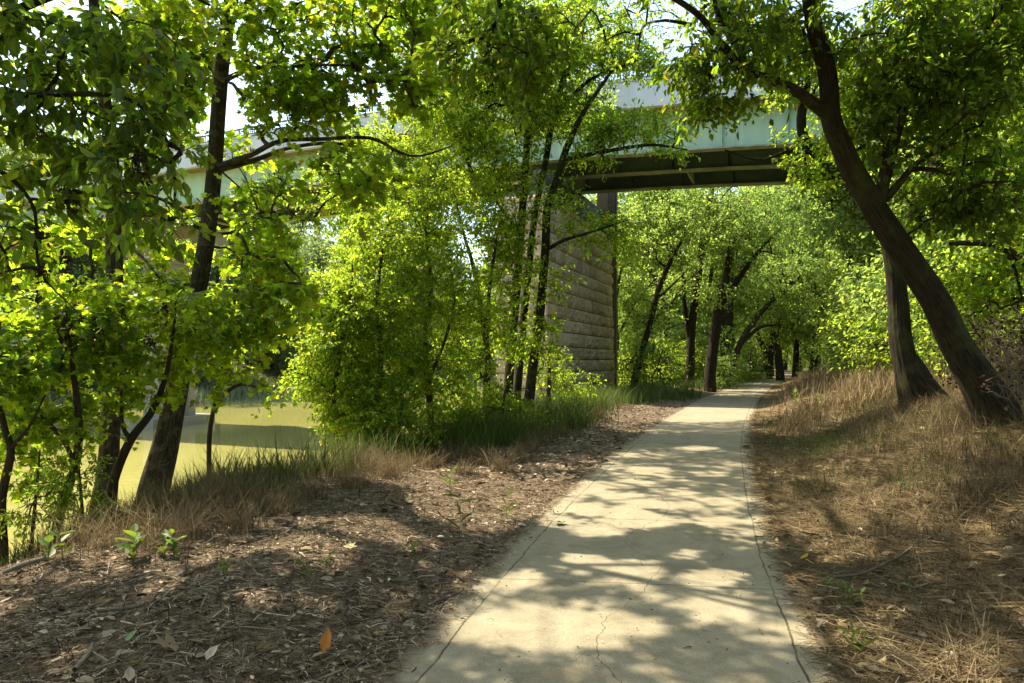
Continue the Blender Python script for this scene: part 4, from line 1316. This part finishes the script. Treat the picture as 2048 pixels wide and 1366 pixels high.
STRAW = island_mat('dry_straw', [(0, (.085, .052, .025)), (.35, (.195, .14, .078)), (.7, (.33, .25, .15)), (1, (.12, .075, .036))], .8, .25)
DRYBR = island_mat('dry_stem', [(0, (.055, .034, .018)), (.4, (.145, .104, .06)), (.75, (.27, .20, .118)), (1, (.08, .06, .03))], .85, .2)
GREEN = island_mat('green_blade', [(0, (.035, .065, .012)), (.5, (.075, .13, .022)), (.85, (.12, .16, .03)), (1, (.22, .18, .07))], .55, .45)
MIXED = island_mat('bank_blade', [(0, (.03, .06, .012)), (.55, (.075, .12, .022)), (.75, (.12, .12, .035)), (1, (.22, .155, .08))], .7, .35)
PALE = island_mat('reed_blade', [(0, (.15, .20, .09)), (.6, (.26, .32, .17)), (1, (.34, .34, .2))], .7, .35)
LITTER = island_mat('dead_matter', [(0, (.03, .021, .015)), (.25, (.085, .058, .04)), (.5, (.19, .137, .097)), (.78, (.36, .28, .205)), (1, (.56, .46, .35))], .9, .1)

# tall grass on the edge of the bank
N1 = 11000
u, y = clumped(N1, -6.0, -4.3, 6.0, 13.5, lambda a, b: .5 + 0 * a, 90, .15)
N0 = 1500
u0, y0 = clumped(N0, -5.6, -4.25, 8.0, 12.5, lambda a, b: .9 + 0 * a, 22, .16)
blades('bank_reeds', from_u(u0, y0), y0, rng.uniform(.3, .72, N0), rng.uniform(.012, .024, N0), MIXED, .55, nseg=5)
blades('bank_grass', from_u(u, y), y, rng.uniform(.10, .36, N1), rng.uniform(.005, .013, N1), MIXED, .5)
u, y = clumped(13000, -5.6, -2.9, 12.5, 30, lambda a, b: .3 + .4 * (np.abs(a + 4.1) < .9), 90, .16)
blades('verge_grass', from_u(u, y), y, rng.uniform(.3, .85, len(u)), rng.uniform(.010, .024, len(u)), GREEN, .5)
u, y = clumped(5200, -5.2, -2.5, 9.5, 30, lambda a, b: .5 + 0 * a, 90, .13)
blades('dry_verge_grass', from_u(u, y), y, rng.uniform(.15, .5, len(u)), rng.uniform(.006, .012, len(u)), DRYBR, .9)
u, y = clumped(5000, -5.0, -3.6, 5.2, 10, lambda a, b: .4 + 0 * a, 40, .14)
blades('dry_bank_grass', from_u(u, y), y, rng.uniform(.12, .5, len(u)), rng.uniform(.003, .007, len(u)), STRAW, .9)
us, ys = rng.uniform(-5.0, -1.3, 900), 2.7 * (10 / 2.7) ** rng.uniform(0, 1, 900)
blades('dead_stubble', from_u(us, ys), ys, rng.uniform(.05, .24, 900), rng.uniform(.003, .006, 900), DEADLEAF, .5)
# separate dry tufts where the verge meets the litter
def tuft(x, y, h, n, mat):
    g0 = float(gz(x, y))
    bx = x + rng.normal(size=n) * .10
    by = y + rng.normal(size=n) * .10
    o = blades('grass_tuft', bx, by, rng.uniform(.45, 1.0, n) * h, rng.uniform(.004, .009, n), mat, 1.0, kind=None)
    v = np.empty(len(o.data.vertices) * 3, np.float32)
    o.data.vertices.foreach_get('co', v)
    v = v.reshape(-1, 3) - np.array([x, y, g0], np.float32)
    o.data.vertices.foreach_set('co', v.ravel())
    o.location = (float(x), float(y), g0)
    tag(o, 'brown dry grass tuft on the left verge between litter and thicket', 'grass tuft', 'dry tufts on the left verge')


for i, (px, py, h) in enumerate([(1000, 945, .55), (1035, 925, .5), (960, 930, .5), (860, 935, .45), (900, 925, .5), (780, 955, .4), (700, 975, .35), (830, 915, .5), (1080, 890, .55), (1120, 870, .6),
                                 (1160, 850, .6), (620, 1000, .35), (1060, 905, .5), (560, 1030, .4), (480, 1060, .4), (1200, 835, .6), (740, 940, .4), (930, 950, .35)]):
    p = ground_at(px, py)
    tuft(p[0], p[1], h, 150, DRYBR if i % 3 else STRAW)
# right bank: flattened straw, then standing dry grass
N2 = 30000
u, y = clumped(N2, 1.5, 7.5, 2.6, 14, lambda a, b: .9 + 0 * a, 45, .16)
h = rng.uniform(.06, .2, N2) * (1 + .9 * np.clip((u - 2.4) / 2.5, 0, 1))
k = u > 1.22
blades('flattened_grass', from_u(u, y)[k], y[k], h[k] * 1.5, rng.uniform(.003, .008, N2)[k], DRYBR, 2.0)
u, y = clumped(19000, 2.6, 9.5, 5.0, 17, lambda a, b: np.clip((a - 2.2) / 2.4, 0, 1) * (.35 + .65 * (b > 9)), 40, .2)
blades('standing_dry_grass', from_u(u, y), y, rng.uniform(.18, .50, len(u)), rng.uniform(.004, .010, len(u)), DRYBR, .65)
u, y = clumped(500, 2.6, 8, 6, 15, lambda a, b: .8 + 0 * a, 9, .2)
blades('dead_weed_stalks', from_u(u, y), y, rng.uniform(.25, .6, len(u)), rng.uniform(.005, .010, len(u)), DRYBR, .6, nseg=4)
u, y = clumped(20000, 1.9, 14, 15, 52, lambda a, b: .85 + 0 * a, 50, .16)
k = u > 1.45
blades('far_dry_grass', from_u(u, y)[k], y[k], rng.uniform(.3, .8, len(u))[k] * np.clip((u[k] - 1.2) / 1.4, .25, 1), rng.uniform(.012, .030, len(u))[k], STRAW, .5)
u, y = clumped(7000, 1.5, 6, 7, 19, lambda a, b: .5 * (b > 11) + .12, 50, .25)
k = u > 1.3
blades('short_green_grass', from_u(u, y)[k], y[k], rng.uniform(.08, .26, len(u))[k], rng.uniform(.006, .014, len(u))[k], GREEN, .6)
u, y = clumped(12000, -9, -1.6, 27, 75, lambda a, b: .8 + 0 * a, 50, .16)
k = u < -1.4
blades('woodland_floor_grass', from_u(u, y)[k], y[k], rng.uniform(.2, .7, len(u))[k], rng.uniform(.015, .035, len(u))[k], GREEN, .6)
yy = rng.uniform(12, 130, 9000)
uu = rng.uniform(-50.8, -47.6, 9000)
blades('shore_reeds', from_u(uu, yy), yy, rng.uniform(.5, 1.3, 9000), rng.uniform(.05, .10, 9000), PALE, .4)


def litter(name, n, u0, u1, y0, y1, smin, smax, mat, frac_leaf=.35, thick=.0035, avoid=None):
    y = y0 * (y1 / y0) ** rng.uniform(0, 1, n)
    u = rng.uniform(u0, u1, n)
    if avoid is not None:
        k = avoid(u, y)
        u, y = u[k], y[k]
        n = len(u)
    x = from_u(u, y)
    lift = rng.uniform(.002, .022, n)
    z = np.where(np.abs(u) < 1.2, .03, gz(x, y)) + lift
    g = Geo()
    nl = int(n * frac_leaf)
    a = rng.uniform(0, 2 * PI, n)
    # flakes of dead leaf and bark
    ax = np.stack([np.cos(a), np.sin(a), rng.normal(size=n) * .25], -1)
    nr = np.array([0, 0, 1.]) + rng.normal(size=(n, 3)) * .45
    V, Fs = leaf_verts(OVATE, np.stack([x, y, z + .004], -1)[:nl], ax[:nl], nr[:nl], rng.uniform(smin * .5, smax * .55, nl))
    g.add(V, Fs)
    # twigs and straws
    m = n - nl
    L = rng.uniform(smin, smax * 1.6, m)
    p = np.stack([x, y, z], -1)[nl:]
    d = norm(np.stack([np.cos(a[nl:]), np.sin(a[nl:]), rng.normal(size=m) * .16], -1))
    side = np.stack([-d[:, 1], d[:, 0], 0 * L], -1)
    P = np.stack([p - d * L[:, None] / 2, p + side * (L * rng.normal(size=m) * .08)[:, None] + np.array([0, 0, .006]), p + d * L[:, None] / 2], 1)
    R = (thick * rng.uniform(.3, 1.2, m) * (1 + (rng.uniform(size=m) < .04) * 2.0))[:, None] * np.array([1, .9, .5])
    V, Q = tubes(P, R, 3)
    g.add(V, Q)
    return tag(g.obj(name, mat), kind='stuff')


litter('leaf_litter', 34000, -5.4, -1.15, 2.6, 9.5, .02, .09, LITTER, .28, .0026)
litter('leaf_litter', 1500, -4.9, -1.2, 2.6, 9, .08, .20, LITTER, .45, .005)
litter('straw_litter', 7000, -5.2, -1.15, 2.6, 10, .05, .2, STRAW, .05, .0018)
litter('leaf_litter', 9000, -5.2, -1.15, 9.5, 26, .06, .2, LITTER, .5, .005)
litter('straw_litter', 34000, 1.12, 5.5, 2.4, 10, .06, .24, STRAW, .05, .0026)
litter('leaf_litter', 2600, 1.15, 6.5, 2.4, 12, .06, .20, LITTER, .55, .004)
litter('straw_litter', 7000, 1.15, 5, 10, 22, .12, .35, STRAW, .1, .005)
litter('path_crumbs', 900, -1.15, 1.15, 2.8, 18, .012, .045, LITTER, .6, .0015)
litter('edge_litter', 1100, -1.32, -1.02, 2.8, 20, .02, .07, LITTER, .4, .002)
litter('edge_straw', 1800, 1.02, 1.34, 2.8, 20, .03, .10, STRAW, .1, .0018)


M_WEED = leaf_mat('weed_leaf', (.07, .125, .03), (.20, .30, .03), .4)


# ---- single things lying about
def flat(col, trans=.2):
    return island_mat('leaf_skin', [(0, col), (1, tuple(min(1, c * 1.25) for c in col))], .6, trans)


def fallen_leaf(px, py, size, col, label, tmpl=MAPLE, tilt=.3, ang=None):
    size *= .82
    p = ground_at(px, py)
    u = float(lateral(p[0], p[1]))
    z0 = (.034 if abs(u) < 1.2 else p[2] + .025)
    a = rng.uniform(0, 6.28) if ang is None else ang
    V, Fs = leaf_verts(tmpl, np.zeros((1, 3)), np.array([[math.cos(a), math.sin(a), tilt]]), np.array([[rng.normal() * .3, -.25, 1.]]), np.array([size]))
    r = np.linalg.norm(V[:, :2], axis=1)
    V[:, 2] += .35 * r ** 2 / size * rng.uniform(.2, 1.0) + rng.normal(size=len(V)) * .006
    V[:, 2] -= V[:, 2].min()
    g = Geo().add(V, Fs)
    st = np.array([[V[0], V[0] * 1.0 - np.array([math.cos(a), math.sin(a), -.05]) * size * .25, V[0] - np.array([math.cos(a + .3), math.sin(a + .3), -.02]) * size * .5]])
    VV, Q = tubes(st, np.full((1, 3), .0022), 4)
    VV[:, 2] = np.maximum(VV[:, 2], .001)
    e = empty('fallen_leaf', (p[0], p[1], z0), label, 'leaf', 'fallen leaves')
    m = flat(col)
    g.obj('leaf_blade', m, e)
    Geo().add(VV, Q).obj('leaf_stalk', m, e)


for a in [(645, 1318, .15, (.40, .15, .03), 'bright orange dead leaf standing on edge in the litter by the path', OVATE, .9, 1.4),
          (352, 1305, .17, (.25, .17, .11), 'large tan star-shaped dead leaf lying flat in dark litter'),
          (292, 1212, .14, (.40, .28, .19), 'broad pinkish tan dead leaf half buried among twigs', OVATE, .5),
          (250, 1292, .09, (.17, .26, .13), 'small grey green leaf standing in the front left litter', OVATE, .9),
          (275, 1336, .06, (.22, .34, .03), 'round yellow green leaf near the bottom left of the litter', OVATE, .3),
          (362, 1168, .13, (.46, .42, .26), 'cream curled dead leaf in the sunlit litter below the bank grass'),
          (757, 1278, .05, (.45, .24, .08), 'small orange brown leaf scrap close to the path edge', OVATE, .3),
          (1600, 1126, .12, (.42, .27, .03), 'long yellow leaf at the right edge of the path', SLIM, .1, .4),
          (1268, 970, .14, (.16, .27, .05), 'green leaf lying on the concrete by the middle crack', MAPLE, .02),
          (1125, 1062, .17, (.10, .15, .05), 'wilted dark green leaf spray on the left half of the path', MAPLE, .02),
          (1140, 1185, .04, (.36, .24, .10), 'tiny tan leaf on the concrete left of the snaking crack', OVATE, .1),
          (1520, 1290, .07, (.16, .10, .05), 'curled brown leaf lying on the shaded concrete near the right joint', SLIM, .1),
          (1832, 1185, .13, (.14, .24, .07), 'flat green leaf in the shaded straw right of the path', OVATE, .1),
          (820, 1010, .12, (.33, .30, .14), 'pale khaki leaf on the sunlit litter left of the path', MAPLE, .2),
          (700, 1105, .13, (.40, .33, .17), 'wide buff leaf in the sunlit patch of litter', MAPLE, .1),
          (1730, 1345, .16, (.24, .17, .11), 'brown strap-like dead leaf among straw at the bottom right', SLIM, .1)]:
    fallen_leaf(*a)


def stick(rows, label, mat, name='fallen_branch', lift=.03):
    pts = []
    for px, py, r in rows:
        p = ground_at(px, py)
        pts.append([p[0], p[1], p[2] + lift + r, r])
    sp = spline(pts, .03)
    sp[:, :3] += np.cumsum(rng.normal(size=(len(sp), 3)) * .0012, 0)
    g = Geo()
    limb_mesh(g, sp, 7, .08)
    o = g.obj(name, mat, None, sp[0, :3], smooth=True, uv=True)
    tag(o, label, 'branch')


GREY = bark_mat('weathered_wood', (.10, .085, .065), (.27, .235, .19), 1.6, bump=.4)
stick([(1665, 1165, .010), (1720, 1160, .011), (1770, 1140, .012), (1815, 1115, .010), (1838, 1085, .008), (1850, 1055, .005)], 'curved grey fallen branch lying on straw right of the path', GREY)
stick([(5, 1160, .020), (50, 1143, .021), (95, 1128, .017)], 'thick pale cut stick at the left edge of the bank', GREY)
stick([(150, 1362, .013), (180, 1325, .012), (186, 1300, .008)], 'short grey stick pointing away at the bottom left', GREY)
stick([(195, 1235, .014), (250, 1228, .013), (290, 1222, .010)], 'stubby grey stick lying beside the pinkish dead leaf', GREY)
stick([(1530, 1160, .0035), (1552, 1180, .004), (1580, 1205, .0025)], 'thin dark twig lying across the right joint of the path', B_THIN, lift=.012)


STRAP = (np.array([[0, 0, 0], [.25, -.07, .03], [.65, -.06, -.04], [1, 0, -.26], [.65, .06, -.04], [.25, .07, .03]]), SLIM[1])


def weed(px, py, h, n, label, leaf=.10, mat=None, tmpl=None):
    tmpl = tmpl or STRAP
    leaf = leaf * (1.05 if tmpl is STRAP else .85)
    p = ground_at(px, py)
    e = empty('weed', p, label, 'plant', 'small green weeds on the bank and verge')
    g, s = Geo(), Geo()
    for k in range(max(1, n // 6)):
        a = rng.uniform(0, 6.28)
        b = np.array([math.cos(a), math.sin(a), 0]) * rng.uniform(0, .14)
        tp = b + np.array([rng.normal() * .08 * h, rng.normal() * .08 * h, h * rng.uniform(.7, 1.05)])
        P = np.array([[b - [0, 0, .02], (b + tp) / 2 + rng.normal(size=3) * .02 * h, tp]])
        V, Q = tubes(P, np.array([[.004, .003, .0015]]), 5)
        s.add(V, Q)
        t = np.linspace(.25, 1, 6)[:, None]
        pos = (1 - t) * P[0, 1] * 1.0 + t * tp
        pos = np.where(t < .5, (1 - 2 * t) * P[0, 0] + 2 * t * P[0, 1], (2 - 2 * t) * P[0, 1] + (2 * t - 1) * P[0, 2])
        an = np.arange(6) * 2.4 + a
        ax = np.stack([np.cos(an), np.sin(an), rng.uniform(.3, 1.4, 6)], -1)
        V, Fs = leaf_verts(tmpl, pos, ax, np.array([0, 0, 1.]) + rng.normal(size=(6, 3)) * .2, leaf * rng.uniform(.7, 1.2, 6))
        g.add(V, Fs)
    g.obj('foliage', mat or M_WEED, e)
    s.obj('stem', M_WEED, e)


for a in [(935, 1075, .36, 6, 'tall slender weed standing alone on sunlit litter left of the path', .16),
          (1005, 1045, .24, 6, 'yellowish grassy weed close to the left edge of the path', .14),
          (900, 985, .24, 6, 'bright upright weed in front of the dry tuft', .16),
          (630, 1165, .16, 12, 'small weed in the shaded litter below the bank grass', .09),
          (450, 1150, .14, 12, 'low weed beside the cream curled leaf', .07),
          (270, 1120, .22, 12, 'broad-leaved weed with glossy pale leaves at the foot of the sycamore', .15, None, OVATE),
          (330, 1115, .20, 12, 'broad-leaved weed right of the glossy pale one', .14, None, OVATE),
          (90, 1130, .22, 12, 'grey green broad-leaved weed at the left edge of the bank', .14, None, OVATE),
          (840, 1115, .10, 12, 'tiny yellow green weed on the sunlit litter', .07),
          (1720, 1220, .12, 18, 'low clover-like weed in the straw right of the path', .05, None, OVATE),
          (1690, 1190, .10, 12, 'small weed under the curved fallen branch', .06, None, OVATE),
          (1725, 1310, .14, 12, 'single fresh green weed near the bottom right', .09),
          (1590, 812, .45, 24, 'dark leafy weed at the right path edge where the sun strip crosses', .14, None, OVATE),
          (1640, 818, .40, 18, 'second leafy weed right of the sun strip on the path', .13, None, OVATE),
          (1820, 790, .3, 18, 'yellow green weed at the foot of the flared trunk', .12, None, OVATE)]:
    weed(*a)


# bare dead shrubs on the right bank
def dead_shrub(px, D, h, label, n=26):
    x, y = (px - CX) / F * D, D
    p = np.array([x, y, float(gz(x, y))])
    e = empty('dead_shrub', p, label, 'shrub', 'dry leafless shrubs on the right bank')
    P, R = [], []
    for i in range(n):
        a = rng.uniform(0, 6.28)
        sp = rng.uniform(.1, .6)
        tip = np.array([math.cos(a) * sp * h, math.sin(a) * sp * h, h * rng.uniform(.5, 1.1)])
        mid = tip * np.array([.35, .35, .6]) + rng.normal(size=3) * .06 * h
        P.append([[0, 0, -.05], mid * .55 + rng.normal(size=3) * .02, mid, (mid + tip) / 2 + rng.normal(size=3) * .05 * h, tip])
        R.append(np.array([.012, .010, .008, .006, .003]) * rng.uniform(.5, 1.1))
        for j in range(7):
            t0 = mid + (tip - mid) * rng.uniform(0, 1)
            d = norm(rng.normal(size=3) + (tip - mid)) * rng.uniform(.15, .4) * h
            P.append([t0, t0 + d * .25, t0 + d * .5 + rng.normal(size=3) * .02 * h, t0 + d * .8, t0 + d])
            R.append(np.array([.004, .0035, .003, .002, .001]))
    V, Q = tubes(np.array(P), np.array(R), 4)
    g = Geo().add(V, Q)
    g.obj('dead_stems', DEADW, e)
    c = np.array([q[-1] for q in P])
    pos = c[rng.integers(0, len(c), 320)] + rng.normal(size=(320, 3)) * .05
    V, Fs = leaf_verts(OVATE, pos, rng.normal(size=(320, 3)) - [0, 0, .6], rng.normal(size=(320, 3)), rng.uniform(.03, .08, 320))
    Geo().add(V, Fs).obj('dead_foliage', DEADLEAF, e)


DEADW = bark_mat('dead_wood', (.14, .10, .07), (.36, .27, .20), 2.0)
for a in [(1990, 13.5, 1.7, 'large pinkish brown dead shrub right of the leaning trunk'), (2060, 11, 1.5, 'dry tangled shrub at the right picture edge'),
          (1905, 16, 1.3, 'dry shrub seen just behind the leaning trunk'), (1745, 22, 1.3, 'dry grey shrub left of the flared trunk'),
          (1700, 26, 1.2, 'small dry shrub beyond the lit grass by the path'), (2075, 8, 1.1, 'dry twiggy shrub by the base of the leaning trunk'), (2035, 9.6, 1.3, 'tangled dry brush in front of the low leafy tree at the right edge'),
          (1950, 11.2, 1.0, 'low dry brush between the leaning trunk and the flared trunk')]:
    dead_shrub(*a)

# ------------------------------------------------------------------ light, sky, camera
w = bpy.data.worlds.new('World')
S.world = w
w.use_nodes = True
t = w.node_tree
bg = t.nodes['Background']
sky = t.nodes.new('ShaderNodeTexSky')
sky.sky_type = 'NISHITA'
sky.sun_disc = False
sky.sun_elevation = SUN_EL
sky.sun_rotation = SUN_AZ
sky.altitude = 100
sky.air_density = 1.0
sky.dust_density = 1.6
t.links.new(sky.outputs[0], bg.inputs[0])
bg.inputs[1].default_value = .15
ld = bpy.data.lights.new('sun', 'SUN')
ld.energy = 3.9
ld.angle = math.radians(.53)
ld.color = (1.0, .93, .80)
lo = bpy.data.objects.new('sun', ld)
COL.objects.link(lo)
from mathutils import Vector
lo.rotation_euler = Vector(-SUN).to_track_quat('-Z', 'Y').to_euler()
lo.location = (0, 0, 40)

cd = bpy.data.cameras.new('camera')
cd.sensor_width = 36
cd.lens = 36 * F / 2048
cd.shift_y = (HY - 683) / 2048
cd.clip_end = 1500
cam = bpy.data.objects.new('camera', cd)
COL.objects.link(cam)
cam.location = (0, 0, EYE)
cam.rotation_euler = (math.radians(90), 0, 0)
S.camera = cam
S.view_settings.view_transform = 'Standard'
S.view_settings.look = 'None'
S.view_settings.exposure = 1.85
S.view_settings.gamma = 1
S.view_settings.use_white_balance = True
S.view_settings.white_balance_temperature = 7450
S.view_settings.white_balance_tint = 4
c = S.cycles
c.use_denoising = True
c.denoiser = 'OPENIMAGEDENOISE'
c.max_bounces = 8
c.diffuse_bounces = 5
c.glossy_bounces = 3
c.transmission_bounces = 6
c.transparent_max_bounces = 6
c.sample_clamp_indirect = 6
c.caustics_reflective = False
c.caustics_refractive = False
